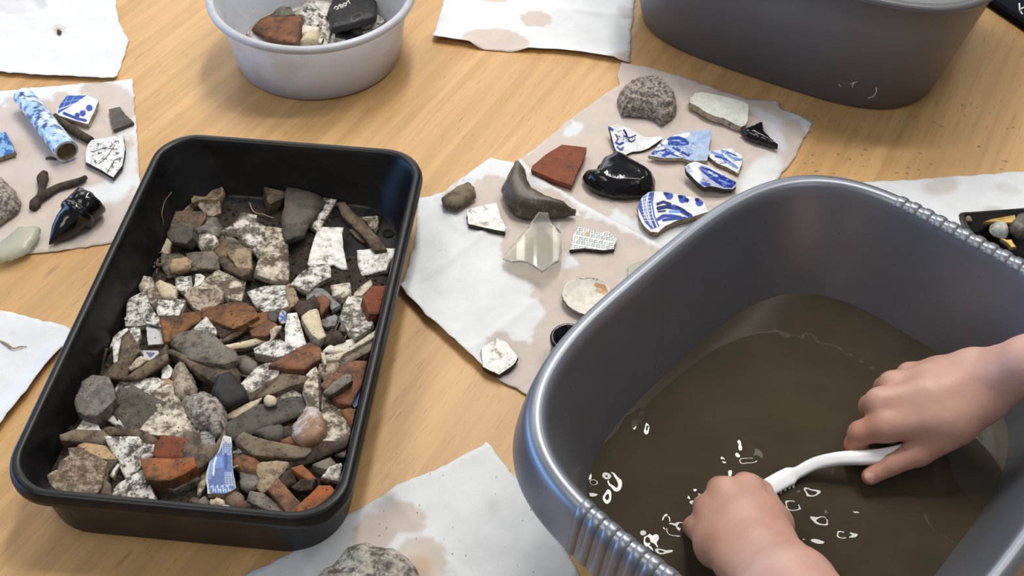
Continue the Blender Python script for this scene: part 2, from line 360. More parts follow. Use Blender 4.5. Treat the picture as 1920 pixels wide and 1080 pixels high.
def shard(name, poly, z, thick, mats, tilt=(0, 0), kind='flat', s=None, jit=None, H=None, curve=0.0, amp=0.0, freq=120, step=None,
          paint=None, pfn=None, rnd=0, parent=None, ridges=0.0):
    """a broken piece: outline laid on its own (tilted) plane at height z, given thickness, ragged edges and its own relief"""
    if rnd: poly = smoothpoly(poly, rnd)
    c = np.mean(np.asarray(poly, float), 0); p0 = at(c[0], c[1], z)
    n = np.array([tilt[0], tilt[1], 1.0]); n /= np.linalg.norm(n)
    e1 = np.cross([0, 1, 0], n); e1 /= np.linalg.norm(e1); e2 = np.cross(n, e1)
    W = np.array([on_plane(u, v, p0, n) for u, v in poly]) - p0
    P2 = np.stack([W @ e1, W @ e2], 1)
    size = float(np.ptp(P2, 0).max())
    if step is None: step = max(0.0022, size / (12 if kind == 'flat' else 18))
    if jit is None: jit = 0.00013 if kind == 'flat' else 0.00025
    if s is None: s = max(0.0022, size / (9 if kind == 'flat' else 14))
    if np.sum(P2[:, 0] * np.roll(P2[:, 1], -1) - np.roll(P2[:, 0], -1) * P2[:, 1]) < 0: P2 = P2[::-1]
    O = resample(P2, step, jit)
    V, T = fill(O, s)
    d = seg_dist(V, O); off = rng.uniform(0, 50)
    dm = max(float(d.max()), 1e-6); hw = min(dm, 0.011) if kind != 'dome' else dm
    h = np.zeros(len(V))
    if kind in ('lump', 'dome'):
        t = np.clip(d / hw, 0, 1); Hh = H if H is not None else 0.45 * dm
        h = Hh * np.sqrt(np.clip(1 - (1 - t) ** 2, 0, 1))
    elif kind == 'dish':
        t = np.clip(d / dm, 0, 1); h = -(H if H is not None else 0.35 * dm) * (t ** 0.8)
    if curve: h = h + curve * (1 - (V[:, 0] / (size / 2)) ** 2)
    if ridges: h = h + ridges * np.sin(d / dm * 26 + 2 * vnoise(V, 60, off))
    if amp: h = h + amp * (vnoise(V, freq, off) + 0.5 * vnoise(V, freq * 2.3, off + 9)) * np.clip(d / 0.002, 0.15, 1)
    bd = boundary(T); ring = sorted({a for e in bd for a in e}); nxt = dict(bd)
    prv = {b_: a for a, b_ in bd}
    top = p0 + V[:, :1] * e1 + V[:, 1:] * e2 + h[:, None] * n
    cen = V.mean(0)
    nv = len(V); verts = [*top]; mid, bot = {}, {}
    inset = 0.35 if kind in ('lump', 'dome') else 0.0
    for a in ring:
        q = V[a]; dirv = (q - cen) / max(np.hypot(*(q - cen)), 1e-6)
        o1 = rng.normal(0.0002, 0.00035) if kind == 'flat' else 0.0006
        m2 = q + dirv * o1
        mid[a] = len(verts); verts.append(p0 + m2[0] * e1 + m2[1] * e2 + (min(h[a], 0) + (curve * (1 - (q[0] / (size / 2)) ** 2) if curve else 0) - thick * rng.uniform(0.4, 0.6)) * n)
    bmap = {}
    hb = h if kind == 'dish' else (curve * (1 - (V[:, 0] / (size / 2)) ** 2) if curve else np.zeros(nv))
    for i in range(nv):
        q = cen + (V[i] - cen) * ((1 - inset) if inset else 0.97)
        bmap[i] = len(verts); verts.append(p0 + q[0] * e1 + q[1] * e2 + (hb[i] - thick) * n)
    faces = [*T]; mi = [0] * len(T); sm = [kind != 'flat' or bool(curve) or amp > 0] * len(T)
    for a, b_ in bd:
        faces.append((b_, a, mid[a], mid[b_])); faces.append((mid[b_], mid[a], bmap[a], bmap[b_])); mi += [1, 1]; sm += [kind in ('lump', 'dome')] * 2
    for f in T:
        faces.append(tuple(bmap[i] for i in f[::-1])); mi.append(1); sm.append(False)
    mats = mats if isinstance(mats, (list, tuple)) else (mats, mats)
    pc = None
    if paint is not None or pfn is not None:
        UV = px(top)
        pc = np.tile(np.array([0.3, 0.22, 0.14, 0.0]), (len(verts), 1))
        pc[:nv] = stroke_paint(UV, paint) if pfn is None else pfn(UV)
    base = p0 - n * thick
    return obj(name, verts, faces, mats, parent, loc=tuple(base), mi=mi, smooth=sm, paint=pc)

def tube_mesh(path, rad, k=8, cap=True):
    path = np.asarray(path, float); m_ = len(path); rad = np.broadcast_to(np.asarray(rad, float), (m_,)) if np.ndim(rad) < 2 else np.asarray(rad)
    T = np.gradient(path, axis=0); T /= np.linalg.norm(T, axis=1)[:, None]
    up = np.array([0, 0, 1.0]) if abs(T[0][2]) < 0.9 else np.array([0, 1.0, 0]); V, F = [], []
    for i in range(m_):
        a = np.cross(T[i], up); a /= np.linalg.norm(a); b_ = np.cross(a, T[i])
        for j in range(k):
            t = 2 * math.pi * j / k; V.append(path[i] + rad[i] * (math.cos(t) * a + math.sin(t) * b_))
    for i in range(m_ - 1):
        for j in range(k):
            F.append((i * k + j, (i + 1) * k + j, (i + 1) * k + (j + 1) % k, i * k + (j + 1) % k))
    if cap:
        F.append(tuple(range(k))); F.append(tuple((m_ - 1) * k + j for j in range(k))[::-1])
    return np.array(V), F

def spline(pts, m_=6):
    P = np.asarray(pts, float); Q = np.concatenate([[2 * P[0] - P[1]], P, [2 * P[-1] - P[-2]]]); out = []
    for i in range(1, len(Q) - 2):
        for t in np.linspace(0, 1, m_, endpoint=False):
            a, b_, c, d = Q[i - 1:i + 3]
            out.append(0.5 * (2 * b_ + (c - a) * t + (2 * a - 5 * b_ + 4 * c - d) * t * t + (3 * b_ - a - 3 * c + d) * t ** 3))
    out.append(P[-1]); return np.array(out)

def lathe_axis(prof, p, ax, k=28, jag=0.0):
    """profile (distance along the axis, radius) turned about an axis that may lie in any direction"""
    ax = np.asarray(ax, float); ax /= np.linalg.norm(ax)
    up = np.array([0, 0, 1.0]) if abs(ax[2]) < 0.9 else np.array([1.0, 0, 0]); a = np.cross(ax, up); a /= np.linalg.norm(a); b_ = np.cross(a, ax)
    V, F = [], []; m_ = len(prof)
    for i, (t, r) in enumerate(prof):
        for j in range(k):
            th = 2 * math.pi * j / k; V.append(np.asarray(p) + ax * t + r * (math.cos(th) * a + math.sin(th) * b_))
    for i in range(m_ - 1):
        for j in range(k): F.append((i * k + j, i * k + (j + 1) % k, (i + 1) * k + (j + 1) % k, (i + 1) * k + j))
    return np.array(V), F

def loft(rings, cap0=True, cap1=True):
    k = len(rings[0]); V = np.concatenate(rings); F = []
    for i in range(len(rings) - 1):
        for j in range(k): F.append((i * k + j, i * k + (j + 1) % k, (i + 1) * k + (j + 1) % k, (i + 1) * k + j))
    n = (len(rings) - 1) * k
    if cap0: F.append(tuple(range(k))[::-1])
    if cap1: F.append(tuple(n + j for j in range(k)))
    return V, F

def rrect(hx, hy, r, k=10):
    out = []
    for cx, cy, a0 in ((hx - r, hy - r, 0), (-hx + r, hy - r, 90), (-hx + r, -hy + r, 180), (hx - r, -hy + r, 270)):
        for t in np.linspace(0, 90, k): out.append((cx + r * math.cos(math.radians(a0 + t)), cy + r * math.sin(math.radians(a0 + t))))
    return np.array(out)

def supell(a, b_, n, k=160):
    th = np.linspace(0, 2 * math.pi, 1440, endpoint=False); c, s_ = np.cos(th), np.sin(th)
    P = np.stack([a * np.sign(c) * np.abs(c) ** (2 / n), b_ * np.sign(s_) * np.abs(s_) ** (2 / n)], 1)
    L = np.concatenate([[0], np.cumsum(np.hypot(*(np.roll(P, -1, 0) - P).T))]); t = np.linspace(0, L[-1], k, endpoint=False)
    Q = np.concatenate([P, P[:1]]); return np.stack([np.interp(t, L, Q[:, 0]), np.interp(t, L, Q[:, 1])], 1)

def place(P, c, ang):
    ca, sa = math.cos(ang), math.sin(ang); P = np.asarray(P, float); Q = P.copy()
    Q[:, 0] = c[0] + P[:, 0] * ca - P[:, 1] * sa; Q[:, 1] = c[1] + P[:, 0] * sa + P[:, 1] * ca
    return Q

# ---------------------------------------------------------------- floor and table
FZ = -0.735
V = [(-4, -4, FZ), (4, -4, FZ), (4, 5, FZ), (-4, 5, FZ), (-4, -4, FZ - 0.1), (4, -4, FZ - 0.1), (4, 5, FZ - 0.1), (-4, 5, FZ - 0.1)]
BOXF = [(0, 1, 2, 3), (7, 6, 5, 4), (0, 4, 5, 1), (1, 5, 6, 2), (2, 6, 7, 3), (3, 7, 4, 0)]
tag(obj('floor', V, BOXF, M['floor'], smooth=False), kind='structure')
M['wall'] = plastic('painted wall', (0.62, 0.61, 0.58), 0.8)
for nm, (x0, y0, x1, y1) in (('wall_left', (-4.0, -4, -3.9, 5)), ('wall_back', (-4, 4.9, 4, 5))):
    V = [(x0, y0, FZ), (x1, y0, FZ), (x1, y1, FZ), (x0, y1, FZ), (x0, y0, 2.0), (x1, y0, 2.0), (x1, y1, 2.0), (x0, y1, 2.0)]
    tag(obj(nm, V, [f[::-1] for f in BOXF], M['wall'], smooth=False), kind='structure')
table = tag(empty('table', (0, 0.25, FZ)), 'wide beech laminate table under all the finds', 'table')
def slab(hx, hy, r, z0, z1, c, ang=0.0, bev=0.002):
    rings = [np.c_[rrect(hx - o, hy - o, r - o), np.full(40, z)] for o, z in ((bev, z0), (0, z0 + bev), (0, z1 - bev), (bev, z1))]
    V_, F_ = loft(rings); return place(V_, c, ang), F_
V, F = slab(1.15, 0.85, 0.03, -0.026, 0.0, (0.05, 0.32)); obj('tabletop', V, F, M['beech'], table, smooth=False)
for x in (-1.0, 1.1):
    for y in (-0.42, 1.06):
        V, F = slab(0.022, 0.022, 0.006, FZ, -0.026, (x, y)); obj('leg', V, F, M['metal'], table, smooth=False)

# ---------------------------------------------------------------- paper towels
WET = (0.575, 0.495, 0.445); DRY = (0.69, 0.70, 0.71); GREYW = (0.55, 0.53, 0.49); ORNG = (0.60, 0.44, 0.33)
TOWEL_G = 'paper towels spread on the table'
TW = {}
def towel(key, label, poly, z, stains, folds=(), s=0.0042, crumple=0.0008, lift=(), base=DRY):
    c = np.mean(poly, 0); p0 = at(c[0], c[1], 0)
    W2 = np.array([at(u, v, z)[:2] for u, v in poly])
    if np.sum(W2[:, 0] * np.roll(W2[:, 1], -1) - np.roll(W2[:, 0], -1) * W2[:, 1]) < 0: W2 = W2[::-1]
    O = resample(W2, 0.006, 0.0005); V, T = fill(O, s); k = len(key) * 7.7 + z * 999
    hgt = crumple * (1 + vnoise(V, 28, k) + 0.5 * vnoise(V, 75, k + 5))
    for pts, hh, wd in folds:
        L = np.array([at(u, v, z)[:2] for u, v in pts]); d = seg_dist(V, L, False); hgt = hgt + hh * np.exp(-(d / wd) ** 2)
    dedge = seg_dist(V, O)
    for pts, hh, wd in lift:      # an edge that curls off the table
        L = np.array([at(u, v, z)[:2] for u, v in pts]); d = seg_dist(V, L, False); hgt = hgt + hh * np.clip(1 - d / wd, 0, 1) ** 1.6
    V3 = np.c_[V, z + np.maximum(hgt, 0.0)]
    UV = px(np.c_[V, np.full(len(V), z)]); C_ = np.tile(np.array([*base, 1.0]), (len(V), 1))
    wob = vnoise(V, 55, k + 11) + 0.5 * vnoise(V, 140, k + 3)
    for st in stains:
        cx, cy, rx, ry, rot, colr = st[:6]; soft = st[6] if len(st) > 6 else 0.05
        a = math.radians(rot); dx, dy = UV[:, 0] - cx, UV[:, 1] - cy
        q = np.hypot((dx * math.cos(a) + dy * math.sin(a)) / rx, (-dx * math.sin(a) + dy * math.cos(a)) / ry) + wob * (0.17 if rx > 70 else 0.06)
        kf = np.clip((1 - q) / soft, 0, 1)[:, None]
        rim = np.clip(1 - np.abs(q - 0.97) / 0.04, 0, 1)[:, None] * 0.10
        C_[:, :3] = C_[:, :3] * (1 - kf) + np.array(colr) * kf * (1 - rim)
    nv = len(V3)
    o = obj('paper_towel', V3, T, M['paper'], loc=tuple([*p0[:2], z]), paint=C_)
    md = o.modifiers.new('thickness', 'SOLIDIFY'); md.thickness = 0.00035; md.offset = -1
    tag(o, label, 'paper towel', TOWEL_G); TW[key] = o
    return o

towel('a', 'clean white paper towel with one small brown ring stain, beside the white tub',
      [(-260, -160), (205, -160), (214, -20), (222, 40), (242, 77), (230, 118), (217, 152), (150, 150), (60, 145), (0, 140), (-260, 128)], 0.0006,
      [(111, 58, 13, 10, 0, (0.62, 0.57, 0.52)), (111, 59, 5, 4, 0, (0.25, 0.2, 0.15)), (30, 10, 40, 18, 0, (0.64, 0.63, 0.64)), (78, 8, 14, 10, 10, (0.56, 0.56, 0.57))],
      folds=[([(-200, 20), (30, 33), (200, 34)], 0.0012, 0.004)], lift=[([(217, 152), (100, 148), (0, 140)], 0.004, 0.02)])
towel('b', 'damp paper towel under the blue and white tube handle',
      [(-260, 205), (0, 172), (120, 161), (248, 149), (253, 200), (257, 255), (262, 330), (264, 440), (200, 458), (110, 472), (60, 476), (0, 487), (-260, 540)], 0.0006,
      [(90, 300, 175, 120, 8, WET), (110, 420, 190, 66, -6, WET), (0, 440, 130, 60, 0, WET), (185, 365, 62, 20, -14, DRY, 0.2), (225, 330, 30, 60, 20, DRY, 0.2), (205, 190, 60, 34, 20, WET)],
      folds=[([(0, 268), (120, 255), (255, 240)], 0.0009, 0.004), ([(60, 160), (90, 300), (120, 470)], 0.0007, 0.004)])
towel('c', 'clean paper towel with a dried root on it, at the table edge beside the tray',
      [(-260, 545), (-60, 572), (0, 582), (60, 596), (130, 614), (150, 640), (118, 655), (80, 702), (45, 752), (0, 806), (-260, 1100)], 0.0006,
      [(22, 628, 8, 5, 0, (0.60, 0.59, 0.58))], lift=[([(110, 670), (45, 752), (0, 806), (-100, 920)], 0.006, 0.02)])
towel('d', 'paper towel with two round damp spots between the white tub and the far basin',
      [(845, -150), (833, 0), (811, 77), (870, 85), (900, 93), (960, 98), (1000, 97), (1060, 101), (1100, 106), (1140, 114), (1180, 119), (1184, 60), (1190, 0), (1198, -150)], 0.0006,
      [(928, 83, 66, 30, 3, WET), (1005, 37, 31, 15, 0, WET), (925, -2, 30, 9, 5, WET), (1172, 25, 16, 12, 30, (0.6, 0.59, 0.57)), (1165, 112, 38, 14, -14, WET)],
      folds=[([(835, 2), (980, 12), (1190, 32)], 0.0014, 0.004)], lift=[([(811, 77), (880, 88)], 0.007, 0.02), ([(990, 98), (1090, 106), (1150, 116)], 0.006, 0.018)])
towel('e', 'crumpled wet paper towel under the willow pattern and other blue sherds',
      [(1165, 119), (1158, 140), (1160, 160), (1137, 177), (1100, 203), (1060, 232), (1025, 262), (990, 290), (960, 312), (985, 355), (1060, 400), (1150, 440), (1260, 520), (1400, 480), (1452, 345), (1488, 300),
       (1507, 262), (1525, 231), (1495, 216), (1462, 205), (1461, 192), (1400, 187), (1330, 163), (1270, 144), (1215, 128)], 0.0006,
      [(1290, 255, 260, 145, 22, WET), (1110, 320, 150, 75, 25, WET), (1200, 150, 60, 30, 10, WET), (1425, 335, 60, 34, -48, DRY, 0.3), (1075, 245, 24, 13, -30, DRY, 0.3), (1440, 225, 45, 14, 30, (0.64, 0.64, 0.69), 0.5), (1455, 260, 16, 40, -30, (0.64, 0.64, 0.70), 0.5)],
      folds=[([(1130, 180), (1250, 230), (1300, 190), (1450, 240)], 0.0022, 0.005), ([(1200, 300), (1330, 390), (1420, 360)], 0.0016, 0.005), ([(1060, 235), (1090, 330), (1200, 420)], 0.0012, 0.005), ([(1270, 160), (1290, 250), (1270, 330)], 0.0012, 0.006)],
      crumple=0.0013, s=0.0036)
towel('f', 'half wet paper towel under the bottle glass and shell, against the grey basin',
      [(920, 297), (962, 308), (1000, 330), (1042, 352), (1085, 377), (1130, 405), (1180, 428), (1245, 466), (1320, 540), (1260, 700), (1100, 790), (1000, 745), (980, 738), (940, 716), (905, 696), (870, 662), (800, 600),
       (752, 546), (765, 500), (780, 440), (785, 373), (830, 364), (856, 341)], 0.0012,
      [(960, 380, 135, 42, 12, WET), (1150, 480, 130, 50, 25, WET), (1000, 470, 62, 62, 0, WET), (1130, 570, 140, 66, 18, WET), (1060, 640, 66, 62, 0, WET), (985, 690, 60, 46, 30, WET), (935, 640, 25, 16, -20, WET), (870, 350, 26, 10, -35, (0.63, 0.64, 0.67))],
      folds=[([(752, 546), (830, 500), (905, 440)], 0.0022, 0.004), ([(876, 664), (960, 600), (1010, 560)], 0.0016, 0.004), ([(960, 310), (1080, 385), (1240, 470)], 0.002, 0.005), ([(830, 365), (860, 430), (930, 450)], 0.0012, 0.005)],
      lift=[([(752, 546), (800, 600), (870, 662), (905, 696)], 0.007, 0.022)], crumple=0.001, s=0.0036)
towel('g', 'white paper towel with grey water marks behind the grey basin, under a small black tray',
      [(1540, 350), (1600, 344), (1760, 335), (1920, 322), (2150, 306), (2220, 560), (1750, 560), (1640, 480)], 0.0006,
      [(1765, 350, 40, 21, -8, GREYW, 0.35), (1890, 355, 30, 12, 15, (0.60, 0.60, 0.59), 0.35), (1862, 393, 25, 6, 0, (0.55, 0.55, 0.55), 0.4)])
towel('h', 'creased paper towel with an orange damp patch under the pitted bone, near the viewer',
      [(912, 829), (880, 848), (840, 871), (790, 893), (745, 911), (733, 926), (690, 948), (650, 968), (600, 1000), (560, 1030), (460, 1082), (330, 1160), (380, 1300), (1200, 1300), (1130, 1150), (1075, 1060), (1030, 985), (1000, 935), (955, 880)], 0.0006,
      [(703, 1000, 40, 38, 0, WET), (757, 972, 45, 30, 20, WET), (790, 1052, 50, 46, 30, (0.60, 0.53, 0.47)), (790, 1062, 30, 30, 40, ORNG, 0.6), (722, 944, 30, 14, -30, (0.56, 0.55, 0.54), 0.4), (925, 950, 16, 24, 0, (0.63, 0.63, 0.64), 0.6)],
      folds=[([(735, 925), (780, 985), (870, 1085), (930, 1160)], 0.0016, 0.003), ([(565, 1030), (595, 1085)], 0.001, 0.003), ([(735, 925), (700, 950)], 0.003, 0.006)])

# ---------------------------------------------------------------- black seed tray
TC, TA = (-0.2115, -0.1060), math.radians(-4.7)
def tray_rings(hx, hy, r, prof, c, ang):
    return [place(np.c_[rrect(hx + o, hy + o, r + abs(o) * 0.5 if z < 0.047 else max(r + o * 0.6, 0.004)), np.full(40, z)], c, ang) for o, z in prof]
tray = tag(empty('seed_tray', (*TC, 0)), 'large black plastic seed tray heaped with dirty sherds', 'tray')
prof = [(-0.0115, 0.0), (-0.0100, 0.002), (-0.0075, 0.044), (-0.0070, 0.0480), (-0.0015, 0.0490), (0.0, 0.0505), (0.0, 0.0545), (-0.0012, 0.0560), (-0.0012, 0.0585), (-0.003, 0.0602), (-0.0065, 0.0602),
        (-0.0082, 0.0585), (-0.0095, 0.053), (-0.0125, 0.042), (-0.0185, 0.006), (-0.021, 0.0035)]
V, F = loft(tray_rings(0.1195, 0.1908, 0.036, prof, TC, TA)); obj('tray_body', V, F, M['tray'], tray)
def trl(x, y, z=0.0): return place(np.array([[x, y, z]]), TC, TA)[0]
for u, v, r in ((699, 404, 0.0075), (727, 437, 0.0042), (623, 402, 0.004)):
    p = at(u, v, 0.0045); V, F = lathe_axis([(0.0, r * 1.25), (0.0012, r * 1.2), (0.0012, r), (0.0002, r * 0.96), (0.0001, 0.0001)], p - np.array([0, 0, .0008]), (0, 0, 1), 20)
    obj('painted_drain_hole', V, F, M['hole'], tray)  # closed ring on the floor; its near-black colour paints a hole's dark

# soil under the heap, and the height map the sherds are stacked on
HX, HY, HS = 0.100, 0.171, 0.0016
def smooth(a, b_, t): t = np.clip((t - a) / (b_ - a), 0, 1); return t * t * (3 - 2 * t)
gx = np.arange(-HX, HX + 1e-9, HS); gy = np.arange(-HY, HY + 1e-9, HS); GX, GY = np.meshgrid(gx, gy)
tt = (HY - GY) / (2 * HY)
nz = vnoise(np.stack([GX.ravel(), GY.ravel()], 1), 45, 2.0).reshape(GX.shape); nz2 = vnoise(np.stack([GX.ravel(), GY.ravel()], 1), 190, 5.0).reshape(GX.shape)
HM = 0.0048 + 0.016 * smooth(0.22, 0.55, tt) + 0.010 * smooth(0.5, 0.95, tt) + 0.0018 * nz + 0.0012 * nz2
bare = smooth(0.02, 0.05, GX) * (1 - smooth(0.14, 0.2, tt)) + (1 - smooth(0.01, 0.05, tt))
HM = HM - 0.004 * np.clip(bare, 0, 1)
HM = np.where((np.abs(GX) > HX - 0.004), HM - 0.001, HM)
V = place(np.stack([GX.ravel(), GY.ravel(), np.maximum(HM, 0.0022).ravel()], 1), TC, TA); nx_, ny_ = len(gx), len(gy)
F = [(j * nx_ + i, j * nx_ + i + 1, (j + 1) * nx_ + i + 1, (j + 1) * nx_ + i) for j in range(ny_ - 1) for i in range(nx_ - 1)]
tag(obj('soil', V, F, M['soil'], loc=(*TC, 0.004)), 'thin damp dark soil on the floor of the black tray', 'soil', kind='stuff')
HM = np.maximum(HM, 0.0036)

def stack_plane(hm, X, Y, cellmask, q, lim):
    """rest height and slope of what lies under a footprint"""
    z = hm[cellmask]
    if len(z) < 3: return float(np.median(hm)), 0.0, 0.0
    A = np.c_[X[cellmask], Y[cellmask], np.ones(len(z))]; co, *_ = np.linalg.lstsq(A, z, rcond=None)
    return float(np.quantile(z, q)), float(np.clip(co[0], -lim, lim)), float(np.clip(co[1], -lim, lim))

# ---------------------------------------------------------------- white tub
UC = np.array([-0.208, 0.3005])
tub = tag(empty('plastic_tub', (*UC, 0)), 'round cloudy white plastic tub holding a few dirty finds', 'tub')
prof = [(0.0, 0.0001), (0.0, 0.082), (0.0025, 0.0860), (0.030, 0.0900), (0.062, 0.0955), (0.068, 0.0965), (0.0695, 0.1035), (0.0715, 0.1055), (0.0745, 0.1055), (0.0765, 0.1040), (0.0770, 0.1015), (0.0765, 0.0990), (0.0735, 0.0972),
        (0.062, 0.0938), (0.006, 0.0815), (0.003, 0.077), (0.003, 0.0001)]
V, F = lathe_axis(prof, (*UC, 0), (0, 0, 1), 96); obj('tub_body', V, F, M['tub'], tub)

# ---------------------------------------------------------------- washing-up basins
def basin_mesh(a, b_, n, prof, c, ang, k=360):
    return loft([place(np.c_[supell(a + o, b_ + o, n, k), np.full(k, z)], c, ang) for o, z in prof])
u1 = np.array([math.cos(math.radians(48)), math.sin(math.radians(48))]); v1 = np.array([u1[1], -u1[0]])
BC = -0.044 * u1 + 0.314 * v1; BA = math.radians(48); BNA, BNB, BNN = 0.186, 0.150, 3.4
basin = tag(empty('washing_up_basin', (*BC, 0)), 'big grey washing-up basin of murky water with two hands in it', 'basin')
skirt = [(-0.0505, 0.0), (-0.048, 0.003), (-0.0125, 0.128), (-0.0085, 0.1405), (-0.0035, 0.1400), (0.0012, 0.1378), (0.0042, 0.126), (0.0062, 0.1130), (0.0076, 0.1130), (0.0075, 0.1155), (0.0056, 0.1275), (0.0032, 0.1385), (0.0014, 0.1452), (-0.0010, 0.1486), (-0.0050, 0.1500), (-0.0085, 0.1490), (-0.0106, 0.1462), (-0.0125, 0.140)]
inner = [(-0.016, 0.128), (-0.030, 0.085), (-0.044, 0.040), (-0.054, 0.012), (-0.062, 0.005), (-0.075, 0.004)]
V, F = basin_mesh(BNA, BNB, BNN, skirt + inner, BC, BA); obj('basin_body', V, F, M['basin'], basin)
rim_prof = [(0.0076, 0.1145), (0.0056, 0.1275), (0.0032, 0.1385), (0.0014, 0.1452), (-0.0010, 0.1486), (-0.0050, 0.1500), (-0.0085, 0.1490), (-0.0108, 0.1455)]
for sgn in (1, -1):
    for i in range(11):
        y0 = (i - 5) * 0.0102; V, F = [], []; cols = [(-0.0042, -0.0012), (-0.0032, 0.0007), (-0.0018, 0.0014), (0.0018, 0.0014), (0.0032, 0.0007), (0.0042, -0.0012)]
        for dy, up in cols:
            for k_, (o, z) in enumerate(rim_prof):
                aa, bb = BNA + o, BNB + o; yy = y0 + dy
                x = sgn * aa * (1 - abs(yy / bb) ** BNN) ** (1 / BNN)
                t = k_ / (len(rim_prof) - 1); V.append((x + sgn * up * (1 - t), yy, z + up * t))
        m_ = len(rim_prof)
        F = [(c_ * m_ + k_, (c_ + 1) * m_ + k_, (c_ + 1) * m_ + k_ + 1, c_ * m_ + k_ + 1) for c_ in range(len(cols) - 1) for k_ in range(m_ - 1)]
        obj('grip_rib', place(np.array(V), BC, BA), F, M['basin'], basin)
# water: ripples spread from the hands
WZ = 0.062; io = -0.0372
V, T = fill(supell(BNA + io, BNB + io, BNN, 190), 0.0014)
Wp = place(np.c_[V, np.zeros(len(V))], BC, BA)[:, :2]
h = 0.00003 * vnoise(Wp, 30, 1.0)
for u, v, r, am in ((1420, 870, 0.030, 0.0009), (1530, 960, 0.026, 0.0010), (1240, 1020, 0.022, 0.0011), (1110, 910, 0.016, 0.0015), (1400, 850, 0.016, 0.0012), (1480, 925, 0.014, 0.0012), (1270, 980, 0.014, 0.0012), (1590, 985, 0.014, 0.0010), (1210, 800, 0.012, 0.0009), (1310, 930, 0.012, 0.0012), (1370, 870, 0.010, 0.0011), (1620, 1000, 0.010, 0.0010), (1450, 820, 0.03, 0.00025), (1490, 640, 0.03, 0.00012)):
    c = at(u, v, WZ)[:2]; d2 = np.sum((Wp - c) ** 2, 1)
    h = h + am * np.exp(-d2 / r ** 2) * (vnoise(Wp, 70, u * 0.37) + 0.45 * vnoise(Wp, 150, u * 0.11) + 0.2 * np.sin(np.sqrt(d2) * 420))
tag(obj('murky_water', np.c_[Wp, WZ + h], T, M['water'], loc=(*BC, WZ)), 'murky brown water in the near grey basin, rippled by the hands', 'water', kind='stuff')

e1_, e2_ = np.array([math.cos(math.radians(-29)), math.sin(math.radians(-29))]), np.array([math.cos(math.radians(61)), math.sin(math.radians(61))])
B2C = 0.088 * e1_ + 0.478 * e2_; B2A = math.radians(-29)
b2 = tag(empty('washing_up_basin', (*B2C, 0)), 'second grey basin at the far side of the table, scuffed low on its side', 'basin')
pr2 = [(-0.036, 0.0), (-0.033, 0.0035), (-0.012, 0.105), (-0.006, 0.138), (-0.003, 0.1405), (0.001, 0.141), (0.0025, 0.1435), (0.0015, 0.1465), (-0.002, 0.148), (-0.006, 0.1465), (-0.0085, 0.140), (-0.014, 0.105), (-0.034, 0.012), (-0.045, 0.005), (-0.06, 0.004)]
V, F = basin_mesh(0.196, 0.158, 3.6, pr2, B2C, B2A); obj('basin_body', V, F, M['basin2'], b2)
V, T = fill(supell(0.196 - 0.0105, 0.158 - 0.0105, 3.6, 90), 0.012); Wp = place(np.c_[V, np.full(len(V), 0.126)], B2C, B2A)
tag(obj('cloudy_water', Wp, T, M['water2'], loc=(*B2C, 0.126)), 'pale cloudy water filling the far grey basin', 'water', kind='stuff')

def on_basin2(u, v):
    """where the view through (u, v) meets the far basin's outer wall"""
    oz = np.array([q[1] for q in pr2[:4]]); oo = np.array([q[0] for q in pr2[:4]])
    for z in np.arange(0.138, 0.0, -0.0004):
        p = at(u, v, z); d_ = p[:2] - B2C; x = d_ @ e1_; y = d_ @ e2_; o = np.interp(z, oz, oo)
        if abs(x / (0.196 + o)) ** 3.6 + abs(y / (0.158 + o)) ** 3.6 <= 1.0: return p + np.array([0, -0.0002, 0.0002])
    return at(u, v, 0)
for pts in ([(1594, 158), (1600, 155), (1608, 153)], [(1600, 155), (1598, 164)], [(1643, 164), (1643, 172), (1638, 181), (1627, 184)], [(1572, 158), (1577, 163)]):
    V, F = tube_mesh([on_basin2(*q) for q in pts], 0.0005, 6); obj('scuff_mark', V, F, M['print'], b2)

# ---------------------------------------------------------------- finds drying on the towels
BL, DB, LB, WHT = (0.03, 0.07, 0.34), (0.012, 0.022, 0.13), (0.20, 0.33, 0.66), (0.80, 0.81, 0.82)
FG = 'finds laid out to dry on the paper towels'
def find(name, label, cat, poly, mat, thick, z=None, group=FG, side='body', **kw):
    t = kw.get('tilt', (0, 0)); c = np.mean(np.asarray(poly, float), 0)
    if z is None:
        p0 = at(c[0], c[1], thick); W = np.array([at(u, v, thick) for u, v in poly]) - p0
        drop = max(0.0, float((t[0] * W[:, 0] + t[1] * W[:, 1]).max())) - abs(kw.get('H', 0) or 0) * (1 if kw.get('kind') == 'dish' else 0)
        z = thick + 0.0026 + max(drop, 0) * 0.9
    o = shard(name, poly, z, thick, (M[mat], M[side]), **kw)
    return tag(o, label, cat, group)

def Z(ox, oy, pts, sc=5.4): return [(ox + x / sc, oy + y / sc) for x, y in pts]
ZR = lambda pts: Z(1140, 120, pts, 3.1775)        # the right-hand group, as measured
ZC = lambda pts: Z(740, 260, pts, 2.25)
ZL = lambda pts: Z(0, 0, pts, 2.0)

def sprigs(n, box, cols, wd, ln, seed, bend=0.8):
    """loose brushwork: short curved strokes scattered over part of a glaze (box in the drawing's pixels)"""
    r = random.Random(seed); out = []
    for _ in range(n):
        x, y = r.uniform(box[0], box[2]), r.uniform(box[1], box[3]); a = r.uniform(0, 6.28); l = r.uniform(0.5, 1) * ln; b_ = r.uniform(-bend, bend); pts = [(x, y)]
        for _k in range(4): x += l / 4 * math.cos(a); y += l / 4 * math.sin(a) * 0.7; a += b_; pts.append((x, y))
        out.append((r.choice(cols), r.uniform(0.7, 1.2) * wd, pts))
    return out
